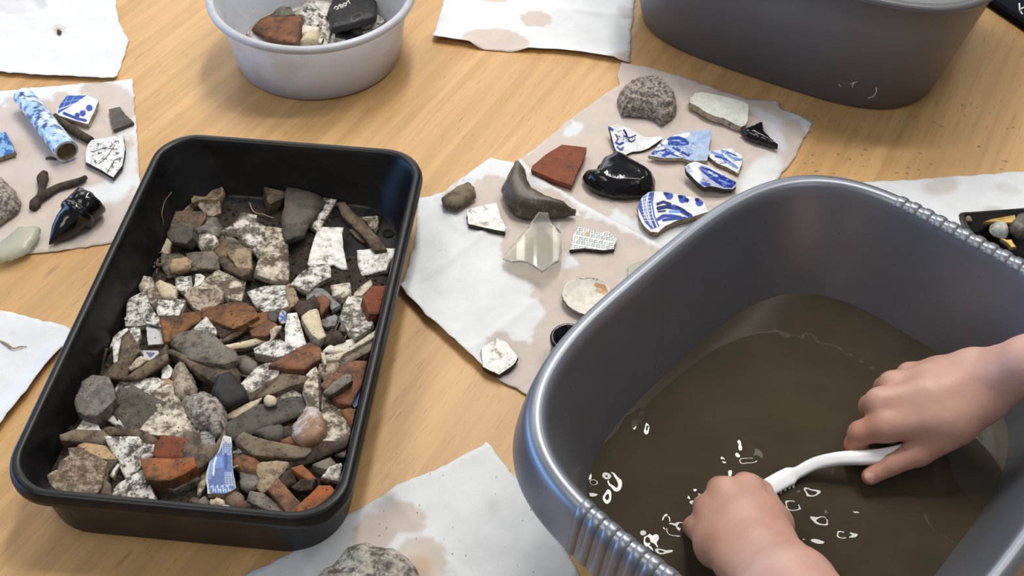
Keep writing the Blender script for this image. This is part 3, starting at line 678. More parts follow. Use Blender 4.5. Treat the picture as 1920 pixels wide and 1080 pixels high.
# right-hand group
find('oyster_shell', 'rough grey barnacled oyster shell on the wet towel near the far basin', 'shell',
     ZR([(55, 215), (75, 165), (130, 130), (200, 110), (270, 108), (340, 135), (390, 190), (412, 245), (400, 300), (360, 330), (318, 352), (285, 320), (240, 305), (185, 300), (135, 295), (85, 295), (75, 265)]), 'rough', 0.006, side='rough',
     kind='dome', H=0.019, amp=0.0026, freq=150, rnd=1, ridges=0.0008, s=0.0011)
find('tile_fragment', 'pale green glazed tile fragment beside the barnacled oyster shell', 'sherd',
     ZR([(520, 172), (560, 168), (640, 182), (720, 200), (800, 222), (836, 240), (833, 330), (822, 362), (795, 375), (740, 350), (690, 322), (640, 312), (590, 290), (540, 255), (485, 228), (495, 200)]), 'tileface', 0.008, side='whbody', tilt=(0.02, -0.05))
find('glass_fragment', 'pointed black glass fragment below the pale green tile', 'glass',
     ZR([(795, 400), (850, 372), (920, 345), (928, 400), (970, 450), (1014, 478), (1010, 490), (960, 475), (900, 455), (830, 430)]), 'black', 0.007, side='black', kind='lump', H=0.005, amp=0.0006)
find('painted_sherd', 'white sherd painted with two small blue leafy sprigs, tilted up at its right', 'sherd',
     ZR([(5, 370), (60, 352), (130, 368), (180, 400), (225, 425), (320, 430), (325, 445), (250, 490), (200, 508), (150, 510), (75, 545), (45, 500)]), 'paintw', 0.005, side='dkbody', tilt=(0.10, -0.18), curve=-0.003, s=0.0006,
     paint=[(DB, 3, ZR([(45, 420), (60, 445), (48, 465)])), (DB, 4, ZR([(95, 395), (108, 415), (112, 430)])), (DB, 3, ZR([(95, 430), (130, 440), (165, 425)])), (DB, 3, ZR([(120, 452), (140, 465), (160, 452)])),
            (BL, 5, ZR([(48, 470), (70, 480), (88, 470)])), (BL, 4, ZR([(55, 495), (75, 512), (90, 498)])), (BL, 6, ZR([(5, 380), (25, 392)]))] + sprigs(10, (1153, 245, 1192, 282), [DB, BL], 1.6, 9, 8, 0.5))
find('painted_sherd', 'large pale blue sherd with darker blue foliage, ragged at its right edge', 'sherd',
     ZR([(240, 545), (270, 520), (300, 480), (345, 450), (385, 425), (470, 400), (555, 395), (618, 395), (612, 440), (603, 480), (600, 535), (590, 575), (560, 575), (500, 578), (440, 560), (340, 560)]), 'paintb', 0.005, side='whbody', tilt=(0.05, -0.12), s=0.0006,
     paint=[(WHT, 0, ZR([(390, 425), (490, 402), (492, 420), (450, 450), (400, 440)])), (WHT, 9, ZR([(300, 490), (350, 460), (390, 470)])), (BL, 7, ZR([(360, 445), (420, 440), (460, 455)])), (BL, 9, ZR([(370, 470), (430, 475), (470, 470)])),
            (BL, 8, ZR([(270, 530), (310, 505), (360, 520)])), (WHT, 5, ZR([(280, 510), (330, 500)])), (BL, 5, ZR([(390, 500), (430, 520), (480, 545)])), (BL, 6, ZR([(330, 545), (370, 530), (420, 545)])), (WHT, 5, ZR([(400, 530), (440, 545)])), ((0.33, 0.45, 0.70), 8, ZR([(480, 520), (520, 470), (600, 420)]))] + sprigs(40, (1226, 262, 1300, 302), [BL, LB, (0.10, 0.19, 0.5)], 1.8, 12, 2) + sprigs(14, (1226, 262, 1310, 302), [WHT], 1.2, 10, 3) + sprigs(16, (1296, 245, 1334, 296), [(0.30, 0.42, 0.66)], 0.9, 16, 4, 0.1))
find('painted_sherd', 'small white sherd with wavy pale blue strokes, right of the large pale blue sherd', 'sherd',
     ZR([(600, 520), (650, 512), (690, 505), (735, 502), (800, 550), (795, 600), (775, 652), (720, 620), (650, 590), (605, 555)]), 'paintw', 0.004, side='body', s=0.0006,
     paint=[(LB, 6, ZR([(620, 525), (680, 550), (700, 580)])), (LB, 5, ZR([(680, 515), (740, 560), (790, 570)])), (BL, 4, ZR([(640, 550), (700, 565), (760, 610)])), (BL, 3, ZR([(700, 520), (760, 545)])), (LB, 5, ZR([(720, 590), (770, 620)]))] + sprigs(22, (1332, 282, 1390, 322), [LB, BL, (0.35, 0.47, 0.75)], 1.8, 16, 5, 0.3))
find('painted_sherd', 'curved deep cobalt blue rim sherd with white scrollwork', 'sherd',
     ZR([(462, 615), (480, 598), (520, 590), (600, 620), (680, 660), (765, 700), (766, 725), (740, 748), (690, 752), (610, 738), (570, 745), (530, 715), (500, 680), (465, 640)]), 'paintw', 0.007, side='dkbody', tilt=(0.0, -0.25), curve=0.003, s=0.0006,
     paint=[((0.45, 0.50, 0.62), 0, ZR([(462, 615), (480, 598), (520, 590), (600, 620), (680, 660), (765, 700), (766, 725), (740, 748), (690, 752), (610, 738), (570, 745), (530, 715), (500, 680), (465, 640)])), ((0.02, 0.035, 0.30), 0, ZR([(530, 600), (600, 622), (690, 668), (765, 705), (740, 740), (690, 735), (640, 705), (580, 660), (540, 630)])), ((0.05, 0.09, 0.38), 0, ZR([(478, 605), (520, 595), (540, 640), (520, 650), (490, 640)])), (LB, 3, ZR([(570, 630), (600, 650), (620, 645), (640, 670)])), (LB, 3, ZR([(660, 690), (690, 700), (720, 715)])), (WHT, 2.5, ZR([(600, 640), (625, 660), (650, 665)])), (BL, 7, ZR([(530, 700), (570, 715), (600, 720)])), (WHT, 3, ZR([(490, 610), (500, 630)]))] + sprigs(26, (1308, 312, 1378, 350), [(0.10, 0.16, 0.5), LB, (0.02, 0.03, 0.22)], 1.5, 9, 6, 1.2) + sprigs(12, (1288, 308, 1310, 325), [BL, WHT], 1.2, 6, 7))
willow = [(BL, 0, ZR([(175, 850), (200, 790), (240, 762), (268, 760), (255, 840), (262, 900), (292, 975), (260, 985), (220, 945)])), (WHT, 2, ZR([(240, 765), (228, 830), (240, 900), (270, 975)])), (WHT, 1.6, ZR([(200, 800), (215, 880), (255, 960)]))]
for k in range(9): willow.append((WHT, 1.0, ZR([(196 + k * 2, 790 + k * 18), (246 + k * 3, 772 + k * 20)])))
for k in range(4): willow.append((WHT, 1.0, ZR([(205 + k * 10, 785), (220 + k * 10, 920)])))
willow += [(BL, 3, ZR([(272, 765), (262, 830), (275, 905), (302, 965)]))]
for cx, cy, r in ((365, 785, 24), (345, 770, 16), (445, 805, 25), (430, 790, 15), (545, 825, 24), (530, 808, 14), (470, 812, 14)): willow.append(((0.05, 0.10, 0.42) if r > 20 else DB, r * 2 / 3.18, ZR([(cx, cy)])))
willow += [(DB, 8, ZR([(300, 860), (350, 850), (400, 858)])), (DB, 6, ZR([(295, 835), (330, 822), (370, 835)])), (BL, 9, ZR([(390, 850), (430, 870), (490, 905)])), (DB, 5, ZR([(410, 850), (450, 870), (480, 895)])), (LB, 6, ZR([(370, 880), (420, 880)])),
           (BL, 7, ZR([(300, 925), (330, 905), (380, 905), (430, 915)])), (BL, 6, ZR([(330, 930), (390, 922), (460, 918)])), (DB, 4, ZR([(300, 880), (340, 875)]))]
find('painted_sherd', 'big willow pattern plate sherd with blue trees and a lattice border', 'sherd',
     ZR([(240, 762), (320, 760), (410, 775), (540, 800), (572, 825), (596, 880), (500, 910), (420, 930), (340, 965), (300, 1003), (255, 1000), (215, 965), (185, 910), (176, 850), (200, 795)]), 'paintw', 0.007, side='body', tilt=(-0.02, -0.08), s=0.0006, paint=willow)
find('stone', 'glossy wet black stone with a notched front between the red tile and willow sherd', 'stone',
     [(1093, 330), (1099, 320), (1113, 328), (1128, 306), (1150, 291), (1168, 297), (1200, 315), (1229, 339), (1226, 355), (1210, 362), (1180, 366), (1150, 366), (1125, 360), (1105, 350), (1096, 340)], 'black', 0.008, side='black', kind='lump', H=0.013, amp=0.0016, freq=70)
find('tile_fragment', 'flat red terracotta tile fragment with two dark dents', 'sherd',
     ZC([(705, 25), (810, 37), (800, 80), (770, 140), (748, 196), (680, 175), (575, 130), (580, 115), (640, 65)]), 'redbrick', 0.007, side='redbrick', tilt=(0.0, -0.04))
find('horn_fragment', 'dark curved horn fragment with a pointed tip, below the red tile', 'horn',
     ZC([(515, 90), (550, 130), (560, 180), (585, 225), (640, 260), (720, 285), (765, 298), (760, 312), (700, 318), (600, 328), (540, 322), (490, 300), (458, 245), (452, 210), (480, 150)]), 'horn', 0.008, side='horn', kind='lump', H=0.014, amp=0.0010, freq=70, tilt=(0.0, -0.1))
find('stone', 'small brown squared stone at the dry corner of the half wet towel', 'stone',
     ZC([(200, 248), (260, 205), (315, 185), (335, 205), (342, 235), (300, 265), (262, 293), (208, 280)]), 'driftwood', 0.008, side='driftwood', kind='lump', H=0.005, amp=0.0006)
find('ceramic_sherd', 'plain white angular sherd with a dark broken edge, beside the curved horn', 'sherd',
     ZC([(303, 300), (370, 282), (430, 270), (445, 325), (468, 375), (466, 392), (380, 375), (312, 360)]), 'whiter', 0.006, side='dkbody', tilt=(0.02, -0.04))
gl = find('glass_fragment', 'curved clear green bottle glass fragment in the middle of the towel', 'glass',
     ZC([(605, 352), (645, 352), (650, 380), (700, 425), (702, 500), (690, 545), (655, 572), (620, 602), (560, 562), (490, 545), (455, 525), (458, 510), (510, 470), (565, 410)]), 'glass', 0.003, side='glass', curve=0.012, z=0.006, jit=0.0002, s=0.0016)
gl.location.z += 0.001
mos = []
for i in range(10):
    for j in range(6):
        x, y = 738 + i * 21 + (j % 2) * 10, 368 + j * 19 + i * 4
        mos.append(((0.17, 0.20, 0.19) if (i + j) % 3 else (0.30, 0.33, 0.31), 0, ZC([(x, y), (x + 15, y + 2), (x + 12, y + 15), (x - 4, y + 13)])))
        mos.append(((0.72, 0.74, 0.72), 1.3, ZC([(x + 2, y + 8), (x + 12, y + 7)]))); mos.append(((0.72, 0.74, 0.72), 1.1, ZC([(x + 7, y + 2), (x + 5, y + 14)])))
mos.append(((0.55, 0.36, 0.18), 9, ZC([(812, 402)])))
find('patterned_sherd', 'small sherd with a grey chequered leaf pattern and one tan spot', 'sherd',
     ZC([(755, 405), (778, 372), (835, 385), (860, 398), (900, 390), (938, 420), (925, 465), (880, 470), (800, 462), (740, 468)]), 'paints', 0.005, side='dkbody', s=0.0006, paint=mos)
find('glass_fragment', 'pale flat glass fragment half hidden by the near basin', 'glass', ZC([(984, 535), (1090, 498), (1135, 520), (1130, 600), (985, 600)]), 'seaglass', 0.003, side='seaglass')
find('oyster_shell', 'smooth white oyster shell with an orange stain, close to the near basin', 'shell',
     ZC([(707, 640), (730, 605), (775, 587), (820, 585), (870, 595), (905, 625), (915, 665), (880, 715), (830, 748), (780, 735), (730, 705), (708, 670)]), 'pearlp', 0.004, side='shell', kind='dish', H=0.005, z=0.0105, rnd=1, tilt=(0.0, -0.08), amp=0.0004, freq=60, s=0.001,
     paint=[((0.50, 0.26, 0.10), 9, ZC([(850, 618), (880, 625), (890, 645)])), ((0.60, 0.38, 0.20), 8, ZC([(855, 640), (885, 650)])), ((0.62, 0.52, 0.38), 5, ZC([(870, 690), (900, 660)])), ((0.16, 0.10, 0.06), 3, ZC([(760, 590), (830, 588), (865, 596), (885, 608)])), ((0.4, 0.3, 0.2), 2, ZC([(718, 660), (726, 668)]))])
find('ceramic_sherd', 'white five sided sherd at the near corner of the half wet towel', 'sherd',
     ZC([(365, 885), (430, 840), (470, 858), (522, 922), (500, 955), (440, 995), (405, 978), (372, 962)]), 'whiter', 0.006, side='dkbody', tilt=(0.0, -0.03))
p = at(1064, 668, 0.0015); V, F = lathe_axis([(0.0, 0.0001), (0.0, 0.0135), (0.002, 0.0142), (0.018, 0.0142), (0.0185, 0.0152), (0.023, 0.0152), (0.0245, 0.0142), (0.0245, 0.0118), (0.017, 0.011), (0.017, 0.0001)], p, (0, 0, 1), 40)
tag(obj('bottle_stopper', V, F, M['black'], loc=tuple(p)), 'round black bottle stopper with a sunken wet centre, against the near basin', 'stopper', FG)

# left-hand group
axis = [at(44, 181, 0.014), at(85, 232, 0.014), at(125, 284, 0.014)]
sp = spline(axis, 26); k = 40; V, F = tube_mesh(sp, np.linspace(0.0098, 0.0112, len(sp)), k, cap=False); nv = len(V)
ri = np.linspace(0.0078, 0.0088, 3)
V2, F2 = tube_mesh(sp[[-9, -5, -1]], [0.0070, 0.0080, 0.0090], k, cap=True); F2 = [tuple(i + nv for i in f[::-1]) for f in F2[:-1]]
n0 = (len(sp) - 1) * k; e0 = nv + 2 * k
F3 = [(n0 + j, n0 + (j + 1) % k, e0 + (j + 1) % k, e0 + j) for j in range(k)]
F3b = [tuple(range(k))]
def blotch(P, f, t, sharp=0.05):
    n = vnoise(P, f, 4.0) + 0.5 * vnoise(P, f * 2.2, 9.0); return np.clip((n - t) / sharp, 0, 1)
pc = np.zeros((nv + len(V2), 4)); pc[:, 3] = 1
b1, b2_ = blotch(V, 130, 0.12), blotch(V + 0.3, 170, 0.22)
cc = np.array([0.42, 0.60, 0.80])[None] * np.ones((nv, 1)); cc = cc * (1 - b1[:, None]) + np.array([0.70, 0.78, 0.84]) * b1[:, None]; cc = cc * (1 - b2_[:, None]) + np.array([0.05, 0.10, 0.26]) * b2_[:, None]
pc[:nv, :3] = cc; pc[nv:, :3] = (0.40, 0.31, 0.19)
pcv = list(F) + F3 + F2 + F3b
tag(obj('handle_tube', np.concatenate([V, V2]), pcv, M['paintb'], loc=tuple(axis[1]), paint=pc), 'mottled blue and white tubular handle with a hollow broken end', 'sherd', FG)
find('painted_sherd', 'blue and white rim sherd with a lattice band, right of the tube handle', 'sherd',
     ZL([(255, 353), (325, 356), (370, 376), (352, 420), (330, 465), (290, 455), (208, 428), (222, 395)]), 'paintw', 0.006, side='whbody', s=0.0006, tilt=(0, -0.08),
     paint=[((0.05, 0.11, 0.42), 0, ZL([(240, 358), (325, 358), (270, 395), (215, 428), (222, 395)])), (LB, 1.5, ZL([(255, 360), (235, 405)])), (LB, 1.5, ZL([(280, 360), (255, 400)])), (LB, 1.5, ZL([(228, 385), (300, 372)])), (WHT, 1.5, ZL([(220, 410), (290, 385)])),
            ((0.04, 0.08, 0.40), 12, ZL([(310, 425)])), ((0.04, 0.08, 0.40), 13, ZL([(335, 405)])), (BL, 10, ZL([(290, 432)])), (BL, 6, ZL([(240, 425), (290, 445), (320, 452)])), (LB, 4, ZL([(318, 415)]))])
find('stone', 'small grey green slate chip by the right edge of the damp left towel', 'stone', ZL([(407, 410), (450, 400), (470, 430), (502, 458), (465, 472), (424, 487), (415, 450)]), 'slate', 0.004, side='slate')
V, F = tube_mesh(spline([at(104, 219, 0.006), at(135, 243, 0.0055), at(170, 264, 0.005)]), 0.0042, 10)
tag(obj('pipe_stem', V, F, M['umber'], loc=tuple(at(135, 243, 0))), 'dark brown clay pipe stem between the tube handle and fan sherd', 'pipe stem', FG)
tr = sprigs(90, (170, 262, 224, 318), [(0.07, 0.06, 0.05), (0.16, 0.14, 0.12)], 1.1, 6, 9, 1.0); rs = random.Random(3)
for cx, cy in ((370, 540), (395, 560), (420, 545), (440, 575), (390, 600), (420, 620), (450, 600), (405, 640), (375, 575), (435, 530), (360, 610), (445, 640)):
    for _ in range(6):
        a = rs.uniform(0, 6.28); r = rs.uniform(4, 12); tr.append(((0.06, 0.05, 0.045), 1.6, ZL([(cx, cy), (cx + r * math.cos(a), cy + r * math.sin(a))])))
for pts in ([(345, 570), (390, 555), (440, 560)], [(370, 615), (400, 590), (430, 545)], [(400, 650), (430, 600), (455, 590)]): tr.append(((0.07, 0.055, 0.05), 2, ZL(pts)))
for i in range(16): tr.append(((0.08, 0.07, 0.06), 1.4, ZL([(462 + 3 * math.sin(i / 5), 515 + i * 8), (470 + 3 * math.sin(i / 5) - i * 0.9, 517 + i * 8.3)])))
find('painted_sherd', 'white fan shaped rim sherd printed with dark little trees', 'sherd',
     ZL([(345, 525), (400, 516), (462, 506), (470, 560), (458, 620), (424, 665), (385, 640), (322, 608), (322, 570), (330, 540)]), 'paintw', 0.005, side='dkbody', s=0.0006, paint=tr)
V, F = tube_mesh([at(86, 297, 0.003), at(95, 296, 0.003), at(105, 298, 0.003)], [0.0012, 0.0018, 0.001], 6)
tag(obj('twig', V, F, M['darkroot'], loc=tuple(at(95, 297, 0))), 'tiny dark twig above the rusty forked nail', 'twig', FG)
def knob(path, r): return tube_mesh(spline(path, 5), np.interp(np.linspace(0, 1, (len(path) - 1) * 5 + 1), np.linspace(0, 1, len(r)), r), 9)
V, F = knob([at(84, 323, .007), at(80, 335, .006), at(79, 352, .006), at(75, 368, .006), at(66, 382, .005), at(62, 391, .005)], [.003, .0055, .003, .0034, .0052, .0035])
V2, F2 = knob([at(70, 374, .006), at(90, 362, .006), at(110, 351, .0055), at(135, 344, .005), at(152, 338, .0055), at(161, 332, .005)], [.0036, .004, .0034, .0036, .0030, .0022])
tag(obj('forked_nail', np.concatenate([V, V2]), F + [tuple(i + len(V) for i in f) for f in F2], M['umber'], loc=tuple(at(80, 360, 0))), 'rusty dark forked nail on the damp left towel', 'nail', FG)
find('oyster_shell', 'brown layered oyster shell cut off by the left picture edge', 'shell', ZL([(-90, 680), (0, 660), (30, 690), (62, 725), (78, 760), (60, 790), (20, 815), (0, 835), (-80, 850), (-120, 760)]), 'rough', 0.005, side='rough', kind='dome', H=0.012, amp=0.0016, freq=140, ridges=0.0012, rnd=1)
pa, pb = at(172, 374, 0.0175), at(92, 458, 0.006); ax = pb - pa; L = np.linalg.norm(ax); ax = ax / L
V, F = lathe_axis([(-0.001, 0.0001), (-0.001, 0.0135), (0.001, 0.0158), (0.013, 0.0160), (0.0145, 0.0148), (0.015, 0.0164), (0.019, 0.0168), (0.0215, 0.0158), (0.023, 0.0134), (0.031, 0.0122), (0.040, 0.0092), (0.047, 0.0055), (L, 0.0006)], pa, ax, 30)
V = V + (vnoise(V, 140, 3.0) * 0.0009)[:, None] * np.array([1, 1, 0.5]); V[:, 2] = np.maximum(V[:, 2], 0.0022)
tag(obj('bottle_neck', V, F, M['black'], loc=tuple(at(140, 410, 0))), 'broken black glass bottle neck with a ringed lip, lying pointed end down', 'bottle neck', FG)
find('glass_fragment', 'cloudy green lozenge of worn glass at the near left of the damp towel', 'glass', ZL([(-20, 930), (30, 885), (72, 850), (148, 850), (140, 880), (100, 935), (60, 955), (0, 972), (-30, 965)]), 'seaglass', 0.008, side='seaglass', kind='lump', H=0.003)
find('painted_sherd', 'speckled blue sherd cut off by the left picture edge', 'sherd', ZL([(-60, 505), (0, 497), (22, 495), (58, 570), (0, 590), (-60, 600)]), 'paintb', 0.005, side='body', s=0.0008,
     pfn=lambda UV: np.c_[np.where(blotch(np.c_[UV, UV[:, :1] * 0], 0.12, 0.05, 0.2)[:, None] > 0.5, np.array([[0.05, 0.13, 0.38]]), np.array([[0.22, 0.42, 0.66]])), np.ones(len(UV))])
V, F = tube_mesh(spline([at(-2, 638, .002), at(12, 645, .003), at(24, 653, .003), at(38, 650, .003), at(50, 650, .002)]), [0.0006] * 3 + [0.001] * 8 + [0.0006] * 10 + [.0004] * 4, 6)
tag(obj('dried_root', V, F, M['root'], loc=tuple(at(24, 650, 0))), 'thin dried root lying on the clean paper towel at left', 'root', FG)
find('crumb', 'tiny brown crumb inside the ring stain on the towel by the tub', 'crumb', [(107, 57), (111, 55), (115, 58), (113, 62), (108, 62)], 'umber', 0.0018, side='umber', kind='lump', H=0.0012, s=0.0015)

# near towel
bp = [(585, 1105), (603, 1078), (628, 1062), (640, 1050), (648, 1035), (660, 1027), (690, 1024), (712, 1030), (735, 1034), (755, 1044), (773, 1058), (786, 1080), (800, 1120), (790, 1160), (700, 1190), (600, 1165)]
bone = find('pitted_bone', 'pitted grey bone fragment on the creased towel at the bottom edge', 'bone', bp, 'pitted', 0.008, side='pitted', kind='dome', H=0.022, amp=0.0034, freq=85, rnd=1, s=0.0012)

# small black tray of shells behind the near basin
sc_ = at(1990, 470, 0); q = at(1798, 399, 0.024); r_ = at(1920, 390, 0.024); ang = math.atan2(r_[1] - q[1], r_[0] - q[0])
hx, hy = 0.085, 0.055; cc2 = q[:2] + np.array([math.cos(ang) * hx + math.sin(ang) * hy, math.sin(ang) * hx - math.cos(ang) * hy])
st = tag(empty('small_tray', (*cc2, 0)), 'small black tray of shells on the white towel behind the near basin', 'tray')
V, F = loft(tray_rings(hx, hy, 0.004, [(-0.004, 0.001), (-0.001, 0.0225), (0.0, 0.0235), (-0.0005, 0.0245), (-0.0025, 0.0245), (-0.006, 0.004)], cc2, ang)); obj('tray_body', V, F, M['tray'], st)
SG = 'shells in the small black tray'
ZS = lambda pts: Z(1780, 360, pts, 7.714)
find('stone', 'brown squared stone in the left corner of the small black tray', 'stone', ZS([(160, 300), (270, 285), (300, 330), (330, 420), (240, 420), (190, 390)]), 'tan', 0.008, z=0.0195, group=SG, side='dkbody', kind='lump', H=0.003)
find('ceramic_sherd', 'bright yellow pointed sherd in the small black tray', 'sherd', ZS([(490, 430), (620, 390), (760, 320), (890, 270), (940, 300), (960, 390), (900, 440), (800, 440), (680, 425)]), 'yellow', 0.005, z=0.018, group=SG, side='yellow', tilt=(-0.1, -0.2))
find('oyster_shell', 'small round blue grey oyster shell below the yellow sherd', 'shell', ZS([(580, 520), (620, 460), (720, 445), (820, 475), (865, 540), (830, 640), (760, 655), (680, 620), (600, 580)]), 'seashell', 0.004, z=0.015, group=SG, side='pearl', kind='dome', H=0.006, amp=0.0008, freq=160, rnd=1)
find('stone', 'lumpy grey stone at the right of the small black tray', 'stone', ZS([(870, 470), (930, 380), (1020, 340), (1110, 370), (1160, 520), (1080, 640), (960, 610), (900, 560)]), 'flint', 0.008, z=0.015, group=SG, side='flint', kind='lump', H=0.008, amp=0.001)
find('ceramic_sherd', 'orange chip behind the ribbed grip, in the small black tray', 'sherd', ZS([(740, 670), (830, 690), (900, 690), (960, 790), (900, 800), (850, 740)]), 'yellow', 0.004, z=0.014, group=SG, side='tan')

# ---------------------------------------------------------------- finds in the white tub
TG = 'dirty finds in the white tub'
ZT = lambda pts: Z(380, 0, pts, 4.908)
ux = np.arange(-0.085, 0.0851, 0.0016); UX, UY = np.meshgrid(ux + UC[0], ux + UC[1]); UH = np.full(UX.shape, 0.0036)
TUB = [
 ('stone', 'dark blue black stone under the printed black piece in the tub', 'stone', 'blackstone', 'lump', 6, 0, ZT([(1200, 250), (1320, 240), (1410, 310), (1330, 350), (1230, 330)])),
 ('ceramic_sherd', 'pale blank sherd at the back of the white tub', 'sherd', 'whiter', 'flat', 5, 0, ZT([(1010, 30), (1040, -80), (1240, -80), (1170, 140), (1090, 130)])),
 ('ceramic_sherd', 'speckled white sherd against the right wall of the white tub', 'sherd', 'spotty', 'flat', 5, 0, ZT([(1570, 60), (1680, 180), (1620, 225), (1480, 200)])),
 ('ceramic_sherd', 'cream curved sherd behind the grey speckled piece in the tub', 'sherd', 'bone', 'flat', 5, 0, ZT([(825, 115), (900, 70), (970, -10), (1015, 10), (930, 110), (880, 145)])),
 ('shell', 'brown edged cream shell low in the front of the tub', 'shell', 'pearl', 'lump', 5, 0, ZT([(870, 265), (940, 235), (1080, 255), (1060, 300), (900, 310)])),
 ('stone', 'small dark brown stone right of the white chip in the tub', 'stone', 'horn', 'lump', 6, 1, ZT([(1320, 235), (1420, 240), (1470, 290), (1390, 315)])),
 ('ceramic_sherd', 'white sherd with dark specks at the right front of the tub', 'sherd', 'spotty', 'flat', 5, 1, ZT([(1450, 215), (1540, 205), (1630, 220), (1560, 275), (1460, 300)])),
 ('bone', 'long pale knobbly bone along the left side of the tub', 'bone', 'bone', 'lump', 5, 1, ZT([(360, 255), (410, 215), (480, 150), (560, 88), (620, 85), (635, 125), (540, 170), (470, 220), (440, 250), (430, 310), (390, 310)])),
 ('ceramic_sherd', 'dark grey angular sherd behind the red piece in the tub', 'sherd', 'grey', 'flat', 6, 1, ZT([(640, 145), (680, 65), (800, 68), (835, 130), (720, 150)])),
 ('ceramic_sherd', 'brown sherd with a gritty edge behind the red piece in the tub', 'sherd', 'buff', 'flat', 5, 1, ZT([(700, 150), (790, 95), (845, 155), (700, 170)])),
 ('ceramic_sherd', 'grey sherd with heavy dark specks in the middle of the tub', 'sherd', 'spotty', 'flat', 6, 1, ZT([(900, 130), (955, 30), (1010, 20), (1070, 90), (1140, 140), (1080, 180), (1070, 240), (890, 238)])),
 ('shell', 'stained cream shell with an orange hollow, front of the tub', 'shell', 'cream', 'dome', 5, 1, ZT([(870, 420), (960, 300), (1070, 275), (1080, 380), (1040, 430)])),
 ('ceramic_sherd', 'clean white chip in the front of the tub', 'sherd', 'whiter', 'lump', 5, 1, ZT([(1130, 400), (1210, 305), (1330, 312), (1340, 345), (1270, 390), (1180, 420)])),
 ('tile_fragment', 'large flat red terracotta piece in the tub', 'sherd', 'terracotta', 'flat', 9, 2, ZT([(435, 225), (520, 185), (620, 160), (760, 158), (890, 152), (870, 260), (840, 390), (640, 345), (460, 265)])),
 ('handle_fragment', 'speckled curved handle fragment, left of a matching pair in the tub', 'sherd', 'spotty', 'lump', 7, 2, ZT([(1070, 180), (1140, 148), (1142, 240), (1125, 320), (1090, 385), (1060, 380), (1085, 300)])),
 ('handle_fragment', 'paler curved handle fragment, right of a matching pair in the tub', 'sherd', 'white', 'lump', 7, 2, ZT([(1145, 145), (1195, 145), (1210, 200), (1200, 270), (1160, 385), (1115, 400), (1140, 280)])),
]
def keep_inside(o, fn):
    """nothing in a container may reach through its wall"""
    me = o.data; n = len(me.vertices); co = np.empty(n * 3); me.vertices.foreach_get('co', co); L_ = np.array(o.location)
    me.vertices.foreach_set('co', (fn(co.reshape(-1, 3) + L_) - L_).ravel()); me.update()
def in_tray(P):
    d_ = P[:, :2] - np.array(TC); ca, sa = math.cos(TA), math.sin(TA); x, y = d_[:, 0] * ca + d_[:, 1] * sa, -d_[:, 0] * sa + d_[:, 1] * ca
    o = np.interp(P[:, 2], [0.004, 0.006, 0.042, 0.053], [-0.021, -0.0185, -0.0125, -0.0095]) - 0.0012; r = 0.036 + o * 0.6
    qx, qy = np.maximum(np.abs(x) - (0.1195 + o - r), 0), np.maximum(np.abs(y) - (0.1908 + o - r), 0); L_ = np.hypot(qx, qy); k = np.where(L_ > r, r / np.maximum(L_, 1e-9), 1)
    x2, y2 = np.sign(x) * (np.abs(x) - qx * (1 - k)), np.sign(y) * (np.abs(y) - qy * (1 - k))
    return np.c_[TC[0] + x2 * ca - y2 * sa, TC[1] + x2 * sa + y2 * ca, np.maximum(P[:, 2], 0.0042)]
def in_tub(P):
    d_ = P[:, :2] - UC; r = np.hypot(*d_.T); m_ = np.interp(P[:, 2], [0.003, 0.006, 0.062, 0.074], [0.078, 0.0815, 0.0938, 0.097]) - 0.001; k = np.where(r > m_, m_ / np.maximum(r, 1e-9), 1)
    return np.c_[UC + d_ * k[:, None], np.maximum(P[:, 2], 0.0034)]
def pile(T, hm, X, Y, group, quant, lim, seed, fn):
    rr = random.Random(seed)
    for name, label, cat, mat, kind, th, layer, poly in sorted(T, key=lambda r: r[6]):
        if kind == 'lump' and cat in ('wood', 'bone', 'sherd', 'twig') and name not in ('inscribed_fragment', 'handle_fragment'): kind = 'flat'; th *= 0.9
        th = th / 1000.0; z = 0.02; c = np.mean(np.asarray(poly, float), 0); poly = [(c[0] + (u - c[0]) * 1.10, c[1] + (v - c[1]) * 1.10) for u, v in poly]
        for _ in range(3):
            W = np.array([at(u, v, z)[:2] for u, v in poly])
            msk = inside(np.c_[X.ravel(), Y.ravel()], W).reshape(X.shape)
            zb, sx, sy = stack_plane(hm, X, Y, msk, quant, lim); z = zb + th
        tilt = (-sx * 0.8 + rr.uniform(-0.2, 0.2), -sy * 0.8 + rr.uniform(-0.24, 0.10))
        area_ = np.ptp(W, 0).max(); kw = {}
        sidem = {'white': 'whbody', 'spotty': 'whbody', 'whiter': 'whbody', 'soiled': 'whbody', 'cream': 'whbody'}.get(mat, mat)
        if kind == 'lump': kw = dict(kind='lump', H=min(th * 0.5, area_ * 0.10), amp=0.0007, freq=100, jit=0.0003)
        elif kind == 'dome': kw = dict(kind='dome', H=min(0.010, area_ * 0.24), amp=0.0003, ridges=0.0006, rnd=1)
        elif kind == 'dish': kw = dict(kind='dish', H=min(0.007, area_ * 0.2), amp=0.0003)
        elif kind == 'curve': kw = dict(curve=area_ * 0.09)
        elif kind == 'rough': kw = dict(amp=0.0009, freq=160, s=0.0022)
        else: kw = dict(amp=0.00018, freq=90)
        if mat in ('paintd', 'paintw', 'paintk'): kw.update(s=0.0007, paint=PAINT[label])
        if kind in ('flat', 'curve') and mat in ('paintd', 'paintw'): sidem = 'body'
        o = shard(name, poly, z, th, (M[mat], M.get(sidem, M[mat])), tilt=tilt, **kw); tag(o, label, cat, group); keep_inside(o, fn)
        n = np.array([tilt[0], tilt[1], 1.0]); cx, cy, _z = at(c[0], c[1], z)
        pz = z - (n[0] * (X - cx) + n[1] * (Y - cy)) + (kw.get('H', 0) * 0.6 if kind in ('lump', 'dome') else 0)
        hm[msk] = np.maximum(hm[msk], np.clip(pz[msk], zb, z + 0.006))
